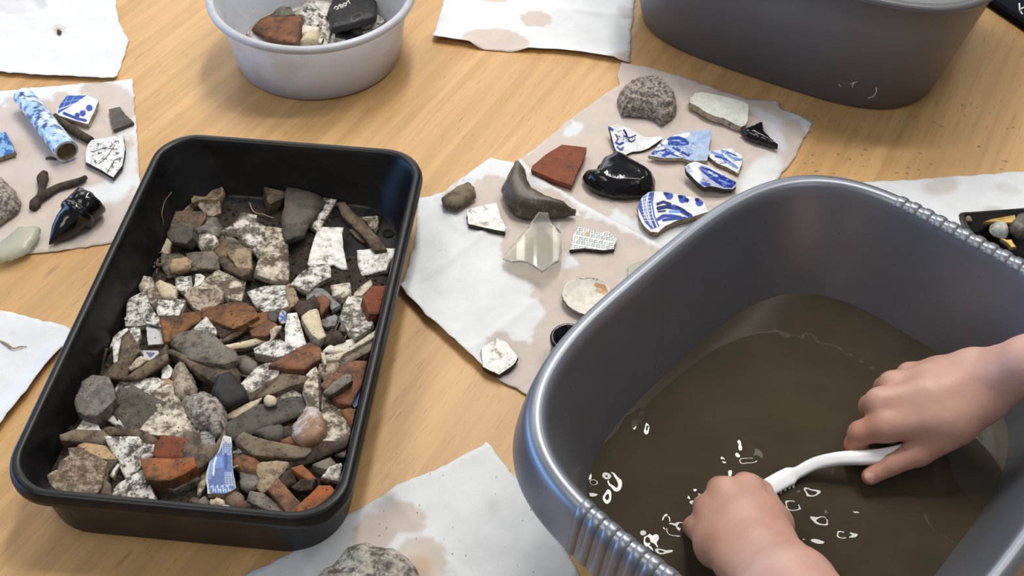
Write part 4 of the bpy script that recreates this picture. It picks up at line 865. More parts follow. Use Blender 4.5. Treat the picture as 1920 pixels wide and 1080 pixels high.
PAINT = {}
TUB.append(('inscribed_fragment', 'black rounded ware with white lettering at the back right of the tub', 'sherd', 'paintk', 'lump', 10, 3,
            ZT([(1165, 130), (1200, 40), (1235, -40), (1400, -70), (1545, -60), (1580, 30), (1572, 150), (1440, 195), (1330, 225), (1210, 248)])))
LW = (0.66, 0.66, 0.62)
PAINT[TUB[-1][1]] = [(LW, 1.8, ZT(q_)) for q_ in ([(1212, 78), (1222, 58), (1240, 62), (1250, 78), (1232, 84)], [(1250, 60), (1262, 40), (1278, 44), (1290, 66)], [(1262, 48), (1276, 72)], [(1290, 46), (1300, 28), (1318, 32), (1320, 50), (1304, 56), (1292, 44)],
                      [(1322, 36), (1328, 14), (1342, 10), (1356, 30)], [(1336, 10), (1350, -4)])] + [((0.01, 0.01, 0.01), 10, ZT([(1390, 170), (1440, 140)]))]
pile(TUB, UH, UX, UY, TG, 0.72, 0.25, 5, in_tub)

# dark navy case at the far right corner, with a white printed mark
nc = at(2000, -60, 0); q = at(1862, 0, 0.012); r_ = at(1925, 42, 0.012); ang = math.atan2(r_[1] - q[1], r_[0] - q[0])
hx, hy = 0.13, 0.09; dirx = np.array([math.cos(ang), math.sin(ang)]); diry = np.array([-math.sin(ang), math.cos(ang)])
cN = q[:2] + dirx * 0.07 + diry * hy
nav = tag(empty('navy_case', (*cN, 0)), 'dark navy case with a white printed mark at the far right corner', 'case')
V, F = slab(hx, hy, 0.012, 0.0008, 0.012, cN, ang, 0.003); obj('case_body', V, F, M['navy'], nav, smooth=False)
def bar(p_, q_, w_, z0, z1):
    d_ = (q_ - p_)[:2]; d_ = d_ / np.linalg.norm(d_); n_ = np.array([-d_[1], d_[0]]) * w_ / 2
    P = [p_[:2] + n_, p_[:2] - n_, q_[:2] - n_, q_[:2] + n_]; return [(*p, z0) for p in P] + [(*p, z1) for p in P]
V, F = [], []
for a_, b__ in (((1911, 6), (1912, 21)), ((1912, 19), (1917, 27)), ((1913, 17), (1925, 12))):
    n_ = len(V); V += bar(at(*a_, 0.012), at(*b__, 0.012), 0.0018, 0.0119, 0.0123); F += [tuple(i + n_ for i in f) for f in BOXF]
obj('printed_mark', V, F, M['print'], nav, smooth=False)

# ---------------------------------------------------------------- the heap in the black tray
HG = 'dirty finds heaped in the black tray'
A = lambda *p: Z(220, 330, p); B = lambda *p: Z(480, 330, p); Cc = lambda *p: Z(180, 500, p); D = lambda *p: Z(460, 500, p)
Ee = lambda *p: Z(130, 660, p); Ff = lambda *p: Z(400, 660, p); G = lambda *p: Z(70, 780, p); Hh = lambda *p: Z(360, 780, p)
SH, ST, SL, BO, WO = ('ceramic_sherd', 'sherd'), ('stone', 'stone'), ('shell', 'shell'), ('bone', 'bone'), ('wood_fragment', 'wood')
BR, SLT, MET = ('brick_fragment', 'brick'), ('slate_fragment', 'slate'), ('iron_fragment', 'iron')
HEAP = []
def T(kind_, label, mat, form, th, layer, poly): HEAP.append((kind_[0], label, kind_[1], mat, form, th, layer, poly))
# far end, left
T(SH, 'hollow buff cup shaped sherd nearest the far left corner of the tray', 'buff', 'dish', 10, 1, A((770, 130), (850, 110), (870, 80), (910, 95), (960, 115), (1040, 105), (1060, 140), (1040, 200), (990, 235), (920, 232), (830, 232), (790, 262), (760, 262), (760, 225), (785, 200)))
T(SH, 'small white triangular sherd with a brown smear, left of the hollow buff one', 'soiled', 'flat', 4, 1, A((700, 170), (722, 200), (760, 320), (740, 350), (690, 372), (585, 330), (640, 250)))
T(SL, 'small layered cream shell under the hollow buff cup sherd', 'shell', 'dish', 5, 1, A((850, 260), (900, 250), (1010, 255), (1035, 290), (1030, 370), (960, 405), (900, 390), (860, 340), (825, 300)))
T(SH, 'squared brown earthenware block behind the dark six sided stone', 'brown', 'rough', 10, 1, A((575, 365), (830, 370), (880, 382), (870, 440), (810, 520), (790, 610), (540, 610), (475, 560), (500, 510), (540, 450)))
T(SLT, 'dark six sided flat topped stone standing at the far left of the heap', 'slate', 'flat', 14, 3, A((560, 490), (700, 490), (758, 520), (752, 620), (690, 680), (560, 660), (525, 620)))
T(ST, 'grey blue veined flint beside the dark six sided stone', 'flint', 'lump', 8, 2, A((900, 430), (1000, 430), (1060, 530), (1025, 600), (960, 612), (890, 560), (810, 590), (800, 530), (880, 500)))
T(ST, 'small whitish pebble below the grey blue flint', 'white', 'lump', 8, 2, A((820, 600), (930, 585), (990, 620), (1010, 680), (950, 740), (850, 735), (820, 700)))
T(SH, 'upright white sherd against the left wall under the hanging root', 'cream', 'flat', 5, 1, A((450, 580), (490, 600), (540, 670), (530, 790), (415, 755), (430, 670)))
T(SLT, 'grey green slab under a tan stone at the left of the heap', 'grey', 'flat', 6, 1, A((455, 800), (620, 785), (690, 830), (700, 900), (650, 980), (560, 1010), (490, 980), (450, 900)))
T(ST, 'rounded tan stone resting on the grey green slab', 'tan', 'lump', 7, 3, A((560, 850), (640, 835), (700, 825), (750, 870), (740, 920), (640, 960), (560, 960), (540, 900)))
T(SLT, 'mottled grey slab right of the rounded tan stone', 'grey', 'rough', 7, 2, A((705, 790), (800, 775), (960, 770), (1030, 850), (1020, 940), (900, 935), (800, 930), (750, 900)))
T(SH, 'brown curved pot wall carrying a tan triangular sherd', 'brown', 'curve', 7, 1, A((1010, 720), (1060, 670), (1180, 690), (1320, 770), (1350, 900), (1330, 1000), (1250, 1030), (1100, 960), (1000, 800)))
T(SH, 'tan triangular sherd lying on the brown curved pot wall', 'buff', 'rough', 6, 3, A((1110, 770), (1200, 748), (1270, 735), (1340, 740), (1355, 930), (1230, 935), (1180, 870)))
T(SH, 'large white plate edge with a dark smear, left of the tall stained sherd', 'white', 'curve', 6, 2, A((1265, 420), (1410, 450), (1400, 510), (1500, 550), (1512, 620), (1480, 740), (1430, 860), (1360, 760), (1240, 660), (1230, 610), (1070, 570), (1170, 530), (1230, 470)))
T(SH, 'small speckled white sherd tucked under the large white plate edge', 'spotty', 'flat', 5, 1, A((1070, 590), (1100, 575), (1230, 660), (1210, 690), (1050, 665), (1030, 650)))
T(SH, 'thin grey rim strip curving below the rounded tan stone', 'grey', 'lump', 5, 2, A((505, 1020), (560, 985), (640, 960), (760, 930), (880, 935), (900, 950), (780, 955), (640, 990), (540, 1032)))
# far end, right
T(SH, 'brown cup fragment leaning on the far wall of the tray', 'brown', 'flat', 13, 1, B((85, 125), (200, 90), (330, 125), (320, 190), (240, 235), (150, 275), (125, 250), (112, 180)))
T(SH, 'big smooth grey brown sherd with a pale scratch near the far wall', 'slate', 'curve', 7, 2, B((330, 145), (430, 150), (520, 185), (600, 230), (680, 310), (620, 390), (560, 470), (520, 540), (475, 630), (400, 655), (310, 680), (285, 620), (275, 560), (270, 460), (290, 380), (310, 200)))
T(SH, 'long white spotted rim behind the big smooth grey brown sherd', 'spotty', 'flat', 6, 1, B((610, 230), (740, 220), (790, 205), (810, 235), (740, 360), (635, 540), (560, 490), (680, 320), (690, 270)))
T(WO, 'long brown stick leaning at the far right corner of the tray', 'brown', 'lump', 9, 3, B((830, 290), (910, 280), (960, 340), (1010, 400), (1060, 430), (1150, 530), (1230, 620), (1300, 720), (1180, 730), (1100, 620), (990, 510), (880, 400), (860, 340)))
T(SH, 'small cream sherd with brown lines half under the long brown stick', 'soiled', 'flat', 4, 1, B((1065, 420), (1225, 410), (1225, 520), (1205, 570), (1100, 450)))
T(SH, 'white moulded rim sherd with a raised rib alone on the dark soil', 'whiter', 'rough', 6, 1, B((640, 540), (875, 545), (860, 600), (870, 730), (890, 830), (915, 930), (860, 935), (780, 890), (740, 895), (640, 905), (560, 905), (540, 880), (570, 760), (600, 650)))
T(SH, 'clean white angular sherd against the right wall of the tray', 'whiter', 'flat', 6, 2, B((1040, 760), (1140, 750), (1250, 740), (1410, 745), (1420, 780), (1370, 830), (1330, 880), (1310, 945), (1200, 970), (1090, 1000), (1050, 900)))
T(SH, 'tall stained white sherd with a small dark hole', 'soiled', 'curve', 7, 2, B((115, 580), (250, 600), (290, 680), (310, 760), (320, 1010), (310, 1080), (180, 1090), (100, 1060), (0, 1010), (20, 930), (50, 840), (80, 740)))
T(SH, 'white curved cup rim with a dark chip mark in the middle of the tray', 'spotty', 'curve', 7, 2, D((470, 190), (510, 140), (560, 90), (620, 52), (690, 20), (760, 5), (840, 0), (850, 110), (760, 160), (690, 215), (640, 265), (590, 245), (560, 230), (510, 195)))
T(WO, 'small splinter beside the long brown stick', 'driftwood', 'lump', 4, 1, B((950, 550), (1000, 540), (1050, 600), (1100, 660), (1080, 670), (1000, 610)))
# second band, left
T(SH, 'brown and white chipped sherd above the cream pebble at left', 'soiled', 'flat', 8, 1, Cc((410, 130), (440, 95), (560, 115), (600, 240), (640, 290), (560, 370), (510, 300), (450, 240)))
T(ST, 'smooth cream pebble at the left side of the heap', 'cream', 'lump', 9, 3, Cc((605, 170), (650, 140), (720, 170), (800, 200), (800, 310), (690, 310), (640, 260)))
T(SH, 'black and white marked sherd right of the cream pebble', 'spotty', 'flat', 5, 1, Cc((805, 110), (960, 100), (960, 190), (940, 260), (820, 235)))
T(SH, 'thin white strip sherd above the shell bowl', 'whiter', 'flat', 4, 2, Cc((1010, 80), (1060, 80), (1100, 105), (1060, 170), (970, 220), (1000, 180)))
T(SH, 'broad dark brown sherd with white crumbly patches', 'soiled', 'rough', 8, 2, Cc((1120, 130), (1240, 40), (1330, 80), (1420, 120), (1500, 160), (1480, 250), (1460, 335), (1290, 310), (1270, 240), (1060, 220)))
T(SL, 'grey brown shell bowl with a jagged lip', 'shell', 'dish', 7, 3, Cc((910, 290), (960, 220), (1030, 205), (1100, 200), (1200, 195), (1270, 260), (1250, 360), (1170, 405), (1080, 440), (1040, 425), (990, 400), (940, 340)))
T(SH, 'large spotted white sherd with a ledge at the left edge of the heap', 'spotty', 'rough', 8, 2, Cc((325, 350), (400, 305), (470, 270), (500, 300), (550, 420), (640, 540), (660, 600), (520, 570), (440, 590), (310, 590), (300, 510), (320, 500)))
T(SH, 'small white block with grey streaks below the cream pebble', 'spotty', 'flat', 10, 3, Cc((640, 345), (895, 340), (865, 420), (830, 490), (740, 490), (640, 485), (620, 430)))
T(MET, 'rust brown plate left of the broken bird marked chip', 'rust', 'rough', 8, 2, Cc((660, 530), (800, 495), (940, 475), (1085, 455), (1095, 520), (900, 640), (790, 710), (770, 740), (710, 750), (690, 650)))
T(MET, 'broad rusty iron plate across the middle of the heap', 'rust', 'rough', 9, 3, Cc((1085, 430), (1250, 400), (1370, 370), (1512, 375), (1590, 440), (1620, 500), (1500, 570), (1380, 620), (1230, 550), (1100, 510)))
T(SH, 'chip with bird like black marks between the two rusty plates', 'spotty', 'flat', 5, 3, Cc((1110, 515), (1160, 580), (1235, 670), (1200, 700), (1050, 690), (890, 690), (980, 640)))
T(SH, 'white sherd with one blue black band at left', 'paintd', 'flat', 5, 3, Cc((510, 560), (580, 580), (655, 600), (700, 770), (530, 780), (520, 680)))
PAINT[HEAP[-1][1]] = [((0.05, 0.07, 0.10), 8, Cc((500, 590), (580, 605), (670, 610)))]
T(SH, 'spotted white spike shaped sherd under the ledged sherd', 'spotty', 'flat', 5, 1, Cc((330, 640), (440, 600), (445, 680), (415, 785), (360, 720)))
T(SH, 'thin white curved cup edge at the far left of the heap', 'whiter', 'lump', 5, 2, Cc((105, 830), (130, 770), (170, 720), (230, 665), (300, 630), (320, 645), (200, 760), (150, 810)))
T(SH, 'narrow upright white strip beside the thin curved cup edge', 'whiter', 'flat', 5, 1, Cc((170, 790), (250, 735), (235, 940), (180, 960)))
T(SH, 'earthy brown wedge below the spotted spike', 'brown', 'rough', 9, 1, Cc((255, 780), (330, 650), (415, 790), (440, 850), (330, 960), (230, 940)))
T(SH, 'large boat shaped grey sherd with a yellow line and a white end', 'grey', 'curve', 11, 4, Cc((765, 730), (900, 700), (1020, 698), (1150, 700), (1220, 760), (1290, 830), (1390, 860), (1410, 940), (1290, 1000), (1200, 1005), (1100, 1000), (950, 960), (850, 850), (790, 800)))
T(SH, 'flat dull brown sherd above the iridescent lump at left', 'brown', 'flat', 8, 2, Cc((130, 1080), (190, 980), (320, 930), (430, 860), (425, 910), (340, 1010), (310, 1140), (210, 1130)))
T(SH, 'grimy sherd with a hint of blue at left', 'paintd', 'flat', 5, 1, Cc((430, 850), (620, 855), (640, 890), (540, 950), (470, 910)))
PAINT[HEAP[-1][1]] = [((0.09, 0.11, 0.24), 0, Cc((500, 865), (610, 870), (545, 930)))]
T(BO, 'grey white bone sliver at left of the heap', 'bone', 'lump', 5, 2, Cc((370, 960), (450, 910), (520, 945), (440, 1005), (350, 1050), (340, 1020)))
T(SH, 'long brown slat pointing at the boat shaped sherd', 'brown', 'flat', 8, 3, Cc((440, 1100), (480, 1030), (620, 900), (700, 800), (720, 940), (640, 1010), (560, 1070), (480, 1110)))
T(SH, 'long curved brown pot wall beneath the boat shaped sherd', 'brown', 'curve', 9, 2, Cc((720, 870), (800, 860), (960, 960), (1100, 1010), (1350, 1000), (1430, 1080), (1420, 1200), (1300, 1270), (1200, 1210), (1000, 1080), (860, 950)))
T(SH, 'small bright white chip above the ribbed cockle shell', 'whiter', 'lump', 6, 3, Cc((670, 1030), (690, 1000), (720, 980), (775, 1040), (750, 1110), (710, 1135), (665, 1120)))
T(SH, 'dark brown bent bar below the broad rusty plate', 'brown', 'lump', 6, 4, Cc((1250, 745), (1330, 680), (1400, 620), (1512, 575), (1600, 560), (1620, 590), (1500, 650), (1400, 720), (1270, 775)))
T(BO, 'straight cream bar with a square end in the middle of the heap', 'cream', 'flat', 7, 4, D((-200, 795), (0, 755), (120, 725), (212, 705), (230, 745), (100, 790), (0, 815), (-195, 842)))
# second band, right
T(SH, 'spotted white plate sherd left of the curved cup rim', 'spotty', 'flat', 6, 3, D((40, 260), (120, 228), (200, 205), (300, 198), (390, 200), (402, 320), (420, 390), (330, 430), (190, 445), (130, 405), (90, 360)))
T(SH, 'buff crusty lump right of the spotted white plate sherd', 'buff', 'lump', 7, 2, D((390, 215), (450, 180), (500, 240), (530, 340), (490, 390), (430, 420), (405, 330)))
T(SH, 'broken ring of grey glazed pot around a brown clod', 'bluegrey', 'lump', 6, 2, D((640, 250), (690, 215), (780, 230), (840, 270), (880, 320), (950, 380), (860, 430), (840, 360), (800, 310), (710, 320), (700, 290), (625, 350)))
T(SH, 'small square cream sherd near the right wall', 'soiled', 'flat', 7, 2, D((870, 195), (960, 178), (1050, 165), (1060, 300), (1000, 325), (890, 310)))
T(BO, 'short pale bone near the red brick at the right wall', 'bone', 'lump', 7, 2, D((1110, 260), (1180, 195), (1260, 140), (1280, 185), (1230, 240), (1170, 300), (1100, 300)))
T(BR, 'dull red brick lump pressed against the right wall', 'redbrick', 'flat', 16, 2, D((1200, 310), (1240, 255), (1290, 210), (1420, 205), (1405, 330), (1390, 450), (1330, 470), (1260, 470)))
T(SH, 'large white mottled five sided sherd beside the red brick lump', 'white', 'rough', 7, 4, D((1050, 315), (1190, 310), (1210, 370), (1225, 420), (1280, 560), (1250, 620), (1120, 695), (1050, 640), (970, 510), (1000, 420)))
T(SH, 'smooth white trapezium sherd with a thick left edge in the middle', 'whiter', 'flat', 8, 5, D((435, 490), (480, 484), (520, 480), (560, 620), (610, 780), (560, 820), (480, 795), (410, 760), (412, 600)))
T(SH, 'cream tapered sherd with a cracked end, right of the white trapezium', 'cream', 'flat', 9, 5, D((580, 510), (640, 462), (700, 420), (740, 460), (770, 600), (810, 690), (740, 725), (680, 680), (620, 600)))
T(ST, 'brown earth clod above the cream tapered sherd', 'umber', 'lump', 8, 4, D((510, 420), (540, 350), (640, 350), (690, 290), (740, 370), (720, 420), (690, 440), (600, 490), (540, 480)))
T(SH, 'red brown curved sherd inside the broken grey ring', 'terracotta', 'curve', 6, 3, D((720, 330), (790, 300), (860, 360), (845, 400), (820, 440), (770, 500), (750, 420)))
T(SH, 'shiny blue grey folded sherd near the two thin roots', 'bluegrey', 'lump', 6, 3, D((770, 545), (830, 515), (900, 490), (930, 510), (910, 590), (820, 610), (780, 590)))
T(BR, 'dark orange sherd left of the white trapezium', 'terracotta', 'rough', 9, 3, D((55, 650), (140, 595), (230, 540), (310, 590), (320, 640), (200, 700), (80, 695)))
T(BO, 'white bone spoon shape with a dark stem, left of the white trapezium', 'bone', 'lump', 5, 5, D((250, 650), (300, 610), (360, 605), (330, 660), (290, 720), (240, 800), (225, 795), (260, 715)))
T(SH, 'thick white slab with a crumbling front below the white trapezium', 'spotty', 'rough', 11, 3, D((100, 830), (200, 770), (340, 740), (420, 785), (500, 830), (410, 890), (320, 910), (210, 890), (110, 870)))
T(BR, 'large orange terracotta slab in the centre of the heap', 'terracotta', 'flat', 12, 4, D((265, 990), (350, 938), (430, 890), (530, 835), (640, 780), (740, 830), (770, 920), (690, 965), (600, 1030), (510, 1030), (420, 1025), (350, 1010)))
T(SL, 'white oyster sliver on top of two long bones', 'pearl', 'flat', 4, 6, D((795, 855), (850, 800), (960, 765), (1060, 740), (1110, 730), (1100, 780), (1020, 860), (900, 870)))
T(BO, 'upper of two long parallel bones at the right wall', 'bone', 'lump', 8, 4, D((800, 890), (900, 878), (1000, 860), (1160, 750), (1320, 640), (1345, 690), (1250, 745), (1150, 800), (1000, 880), (960, 930), (830, 945)))
T(BO, 'lower of two long parallel bones at the right wall', 'driftwood', 'lump', 9, 3, D((975, 940), (1150, 840), (1330, 740), (1335, 815), (1150, 915), (960, 1010)))
T(SH, 'bright blue and white chip in the middle of the heap', 'paintd', 'flat', 5, 4, D((335, 530), (350, 470), (375, 445), (410, 460), (412, 560), (370, 575)))
PAINT[HEAP[-1][1]] = [((0.08, 0.17, 0.52), 5, D((350, 500), (390, 520), (360, 550))), ((0.08, 0.17, 0.52), 4, D((375, 460), (400, 500), (400, 545)))]
T(ST, 'dark gritty clod between the cream sherd and the two long bones', 'umber', 'lump', 8, 3, D((810, 700), (870, 640), (960, 670), (1000, 730), (900, 780), (810, 770)))
T(BO, 'small yellow bone knuckle at the end of the two long bones', 'cream', 'lump', 5, 5, D((765, 880), (800, 868), (815, 920), (822, 980), (800, 988), (780, 930)))
T(SH, 'tan sherd with a rusty patch at the left of the large white plate sherd', 'rust', 'rough', 7, 2, D((-20, 380), (40, 390), (100, 430), (115, 470), (210, 460), (210, 540), (100, 600), (30, 600), (-20, 560)))
T(SLT, 'dark blue grey chip above the blue and white chip', 'slate', 'flat', 6, 2, D((210, 470), (330, 440), (420, 430), (330, 500), (310, 560), (230, 530)))
T(SH, 'small grey sherd under the mottled five sided sherd', 'grey', 'flat', 6, 2, D((955, 620), (985, 570), (1060, 640), (1040, 660), (960, 650)))
T(SH, 'dark brown wedge under the broad rusty plate', 'umber', 'flat', 8, 2, Cc((1200, 560), (1370, 620), (1400, 640), (1280, 720), (1240, 690)))
# third band, left
T(ST, 'iridescent many faced flint lump at the left wall', 'flint', 'rough', 16, 4, Ee((230, 250), (310, 258), (390, 270), (440, 400), (450, 470), (390, 530), (330, 590), (260, 640), (180, 630), (90, 590), (65, 500), (85, 440), (110, 400), (140, 310)))
T(SH, 'white speckled sherd behind the dark diamond slate', 'spotty', 'flat', 6, 3, Ee((540, 265), (640, 268), (740, 270), (870, 265), (940, 300), (920, 350), (860, 395), (800, 435), (620, 430), (520, 460), (450, 440)))
T(SLT, 'dark diamond shaped slate at the left of the heap', 'slate', 'flat', 8, 5, Ee((520, 360), (590, 380), (650, 355), (740, 405), (820, 450), (955, 510), (900, 580), (800, 680), (700, 775), (550, 770), (490, 660), (430, 550), (470, 460)))
T(SH, 'white speckled point under the dark diamond slate', 'spotty', 'flat', 5, 3, Ee((345, 650), (400, 570), (460, 610), (540, 750), (430, 720)))
T(SH, 'large soiled white triangular plate right of the dark diamond slate', 'soiled', 'rough', 8, 4, Ee((850, 430), (930, 385), (1000, 350), (1050, 360), (1060, 440), (1120, 505), (1180, 560), (1290, 750), (1280, 875), (1100, 840), (980, 828), (850, 820), (720, 790), (800, 690), (900, 590)))
T(SL, 'ribbed brown and white cockle shell right of centre left', 'shell', 'dome', 6, 5, Ee((1060, 300), (1055, 230), (1070, 170), (1110, 130), (1160, 155), (1200, 190), (1245, 260), (1280, 350), (1285, 420), (1270, 465), (1180, 500), (1120, 480), (1080, 450), (1050, 380)))
T(SL, 'large knobbly tan shell with a rusty crust', 'rough', 'dome', 8, 5, Ee((1140, 520), (1220, 490), (1300, 465), (1400, 455), (1500, 500), (1570, 580), (1585, 700), (1545, 790), (1480, 830), (1400, 740), (1290, 740), (1240, 680), (1180, 590)))
T(SH, 'small white sherd with three dark lines on the tan shell', 'paintd', 'flat', 4, 6, Ee((1310, 770), (1380, 755), (1450, 740), (1475, 830), (1470, 950), (1420, 970), (1370, 945), (1340, 920)))
PAINT[HEAP[-1][1]] = [((0.10, 0.08, 0.07), 2, Ee((1310, 810), (1460, 790))), ((0.10, 0.08, 0.07), 2, Ee((1320, 840), (1470, 825))), ((0.10, 0.08, 0.07), 2, Ee((1330, 885), (1475, 865)))]
T(SH, 'bright white pointed sherd below the iridescent flint', 'whiter', 'flat', 5, 3, Ee((80, 775), (130, 710), (180, 650), (240, 660), (280, 730), (320, 800), (200, 800)))
T(WO, 'flat grey stick lying across the front left of the heap', 'driftwood', 'flat', 8, 5, G((245, 190), (320, 165), (400, 138), (520, 145), (650, 152), (720, 215), (690, 285), (560, 268), (430, 258), (255, 240)))
T(WO, 'darker bent stick end meeting the flat grey stick', 'brown', 'lump', 8, 5, G((650, 150), (740, 115), (880, 120), (1020, 130), (1100, 175), (1170, 220), (1190, 285), (1050, 275), (930, 212), (800, 190), (720, 210)))
T(SH, 'large white sherd with black lichen like speckles at front left', 'spotty', 'flat', 6, 6, G((700, 220), (860, 222), (1020, 225), (1060, 280), (1170, 300), (1190, 380), (1120, 430), (1060, 470), (1030, 515), (985, 580), (910, 645), (850, 520), (790, 400), (740, 300)))
T(BR, 'dark red brick face above the orange brick at front left', 'redbrick', 'flat', 12, 5, G((1200, 300), (1270, 205), (1380, 215), (1500, 230), (1560, 330), (1560, 430), (1400, 430), (1240, 435), (1190, 390)))
T(SH, 'narrow brown slat beside the bright white chip', 'brown', 'flat', 7, 3, Ee((560, 270), (700, 170), (800, 100), (980, 30), (985, 90), (900, 150), (830, 200), (700, 265)))
T(SH, 'earthy brown strip above the white speckled sherd at left', 'brown', 'rough', 8, 3, Ee((350, 245), (470, 110), (640, 40), (690, 10), (620, 130), (570, 265), (460, 265)))
T(SH, 'ochre sherd between the white chip and the cockle shell', 'tan', 'flat', 6, 3, Ee((930, 280), (1000, 270), (1050, 300), (1055, 350), (960, 345)))
# third band, right
T(ST, 'round black stone with a hollow in the middle of the heap', 'blackstone', 'lump', 13, 5, Ff((40, 260), (110, 225), (180, 210), (240, 300), (340, 400), (330, 470), (250, 520), (130, 560), (50, 480), (0, 400)))
T(ST, 'faceted grey rock with a white left face', 'white', 'flat', 11, 5, Ff((470, 140), (530, 125), (590, 120), (650, 190), (640, 240), (500, 330), (360, 420), (270, 340), (370, 230)))
T(ST, 'long grey brown rock right of the faceted rock', 'driftwood', 'flat', 10, 4, Ff((540, 350), (620, 285), (690, 225), (800, 235), (930, 250), (900, 310), (760, 350), (640, 400), (520, 440), (430, 460)))
T(BO, 'cream pointed splinter beside the long dark slate', 'cream', 'lump', 6, 6, Ff((130, 680), (150, 620), (240, 575), (330, 530), (400, 500), (480, 470), (430, 540), (360, 600), (290, 650)))
T(SL, 'tiny round cream snail shell on the long dark slate', 'cream', 'dome', 4, 8, Ff((513, 490), (530, 460), (575, 448), (620, 458), (638, 485), (620, 515), (570, 525), (530, 515)))
T(SLT, 'long flat dark slate across the middle of the heap', 'slate', 'flat', 7, 6, Ff((120, 740), (270, 650), (420, 560), (600, 512), (760, 470), (900, 470), (945, 580), (850, 650), (680, 715), (500, 780), (320, 850), (150, 900), (100, 850)))
T(SH, 'white rim sherd just behind the long dark slate', 'white', 'lump', 6, 5, Ff((620, 470), (700, 430), (800, 390), (870, 420), (885, 460), (800, 485), (700, 500)))
T(SH, 'big white and brown crusted plate at the right of the heap', 'soiled', 'rough', 9, 4, Ff((960, 260), (1000, 215), (1050, 180), (1080, 260), (1100, 400), (1160, 425), (1220, 450), (1300, 600), (1350, 700), (1400, 800), (1420, 860), (1320, 920), (1180, 900), (1060, 870), (1100, 780), (1080, 560), (980, 520), (930, 400)))
T(('twig', 'twig'), 'thin dark upright stem on the white and brown crusted plate', 'umber', 'lump', 4, 6, Ff((1068, 262), (1092, 255), (1098, 350), (1096, 460), (1092, 575), (1076, 575), (1072, 400)))
T(SH, 'grey handle stub with a white edge at the right', 'grey', 'lump', 8, 6, Ff((1125, 400), (1230, 300), (1340, 230), (1390, 240), (1395, 290), (1330, 340), (1250, 395), (1170, 440)))
T(BR, 'large dull orange brick at the right wall', 'terracotta', 'flat', 14, 4, Ff((1110, 330), (1200, 235), (1300, 150), (1400, 110), (1590, 112), (1560, 260), (1500, 330), (1450, 400), (1390, 520), (1270, 500), (1220, 440)))
T(SH, 'narrow curved dark blue sherd standing at the right wall', 'paintd', 'curve', 6, 6, Ff((1415, 545), (1445, 450), (1480, 350), (1540, 270), (1568, 300), (1545, 400), (1500, 530), (1440, 570)))
PAINT[HEAP[-1][1]] = [((0.05, 0.08, 0.26), 0, Ff((1415, 545), (1445, 450), (1500, 330), (1510, 350), (1490, 450), (1440, 565)))]
T(ST, 'rounded white and brown banded pebble right of the long slate', 'agate', 'lump', 12, 6, Ff((940, 560), (1000, 565), (1060, 580), (1100, 680), (1110, 780), (1040, 860), (960, 890), (880, 905), (810, 830), (820, 740), (900, 640)))
T(ST, 'dark grey stone under the long slate', 'slate', 'lump', 9, 4, Ff((430, 800), (500, 770), (560, 750), (680, 740), (710, 800), (680, 880), (560, 880)))
T(ST, 'small flat red brown pebble below the banded pebble', 'terracotta', 'lump', 7, 4, Ff((690, 890), (780, 855), (860, 880), (860, 930), (760, 935)))
T(WO, 'split weathered wood chunk with pale fibres at the front', 'driftwood', 'rough', 12, 6, Ff((330, 820), (370, 838), (420, 860), (490, 880), (560, 900), (690, 925), (820, 950), (950, 970), (960, 1000), (900, 1055), (800, 1065), (700, 1060), (560, 1050), (430, 1040), (320, 960), (250, 890)))
T(WO, 'long dark stick reaching to the front right wall', 'umber', 'lump', 9, 5, Hh((940, 500), (1060, 420), (1170, 350), (1180, 270), (1340, 262), (1500, 260), (1600, 235), (1610, 290), (1420, 370), (1300, 425), (1180, 475), (980, 522)))
T(ST, 'rough rusty brown lump at the right wall', 'rust', 'lump', 9, 3, Ff((1310, 590), (1390, 575), (1480, 590), (1490, 660), (1480, 730), (1450, 760), (1370, 720)))
T(SL, 'flat grey scallop like shell near the two long bones', 'shell', 'flat', 5, 5, Ff((1080, 130), (1180, 110), (1270, 110), (1280, 210), (1240, 290), (1180, 298), (1120, 290), (1070, 220)))
T(ST, 'grey green oval cobble above the black stone', 'grey', 'lump', 10, 4, Ff((220, 50), (330, 40), (430, 100), (440, 170), (370, 200), (300, 170), (230, 120)))
T(ST, 'dark purple brown chip left of the banded pebble', 'umber', 'lump', 7, 4, Ff((700, 760), (800, 750), (812, 850), (720, 845)))
T(SH, 'small white chip left of the faceted rock', 'whiter', 'lump', 5, 4, Ff((250, 215), (300, 175), (355, 205), (330, 250), (270, 240)))
# front band, left
T(SH, 'big crusty mortar covered sherd at the front left corner', 'mortar', 'rough', 12, 4, G((125, 590), (170, 565), (220, 540), (240, 470), (330, 410), (320, 345), (430, 330), (520, 390), (600, 430), (680, 470), (660, 580), (640, 650), (620, 720), (560, 790), (350, 772), (150, 760), (140, 650)))
T(WO, 'short pale split wood piece at the front left', 'palewood', 'lump', 8, 4, G((430, 300), (490, 275), (600, 290), (720, 310), (760, 360), (790, 430), (700, 430), (600, 415), (500, 400)))
T(SLT, 'small dark chip under the pale split wood', 'slate', 'flat', 6, 3, G((660, 470), (730, 455), (805, 450), (760, 510), (720, 560), (660, 580)))
T(BR, 'bright orange brick end with a mossy patch', 'brick', 'flat', 16, 6, G((1065, 440), (1200, 432), (1380, 442), (1560, 430), (1585, 510), (1460, 590), (1340, 640), (1220, 645), (1110, 630), (1085, 540)))
T(SH, 'white rimmed triangular sherd at the front wall', 'spotty', 'flat', 7, 4, G((740, 800), (790, 740), (840, 680), (920, 640), (1060, 560), (1100, 640), (1140, 740), (1185, 860), (1060, 845), (900, 820)))
T(SH, 'small brown wedge at the front wall', 'brown', 'flat', 8, 3, G((600, 780), (680, 640), (740, 700), (745, 810)))
T(BO, 'grey flat bone beside the orange brick end', 'grey', 'lump', 7, 4, G((1330, 730), (1460, 655), (1600, 590), (1630, 640), (1500, 700), (1400, 750)))
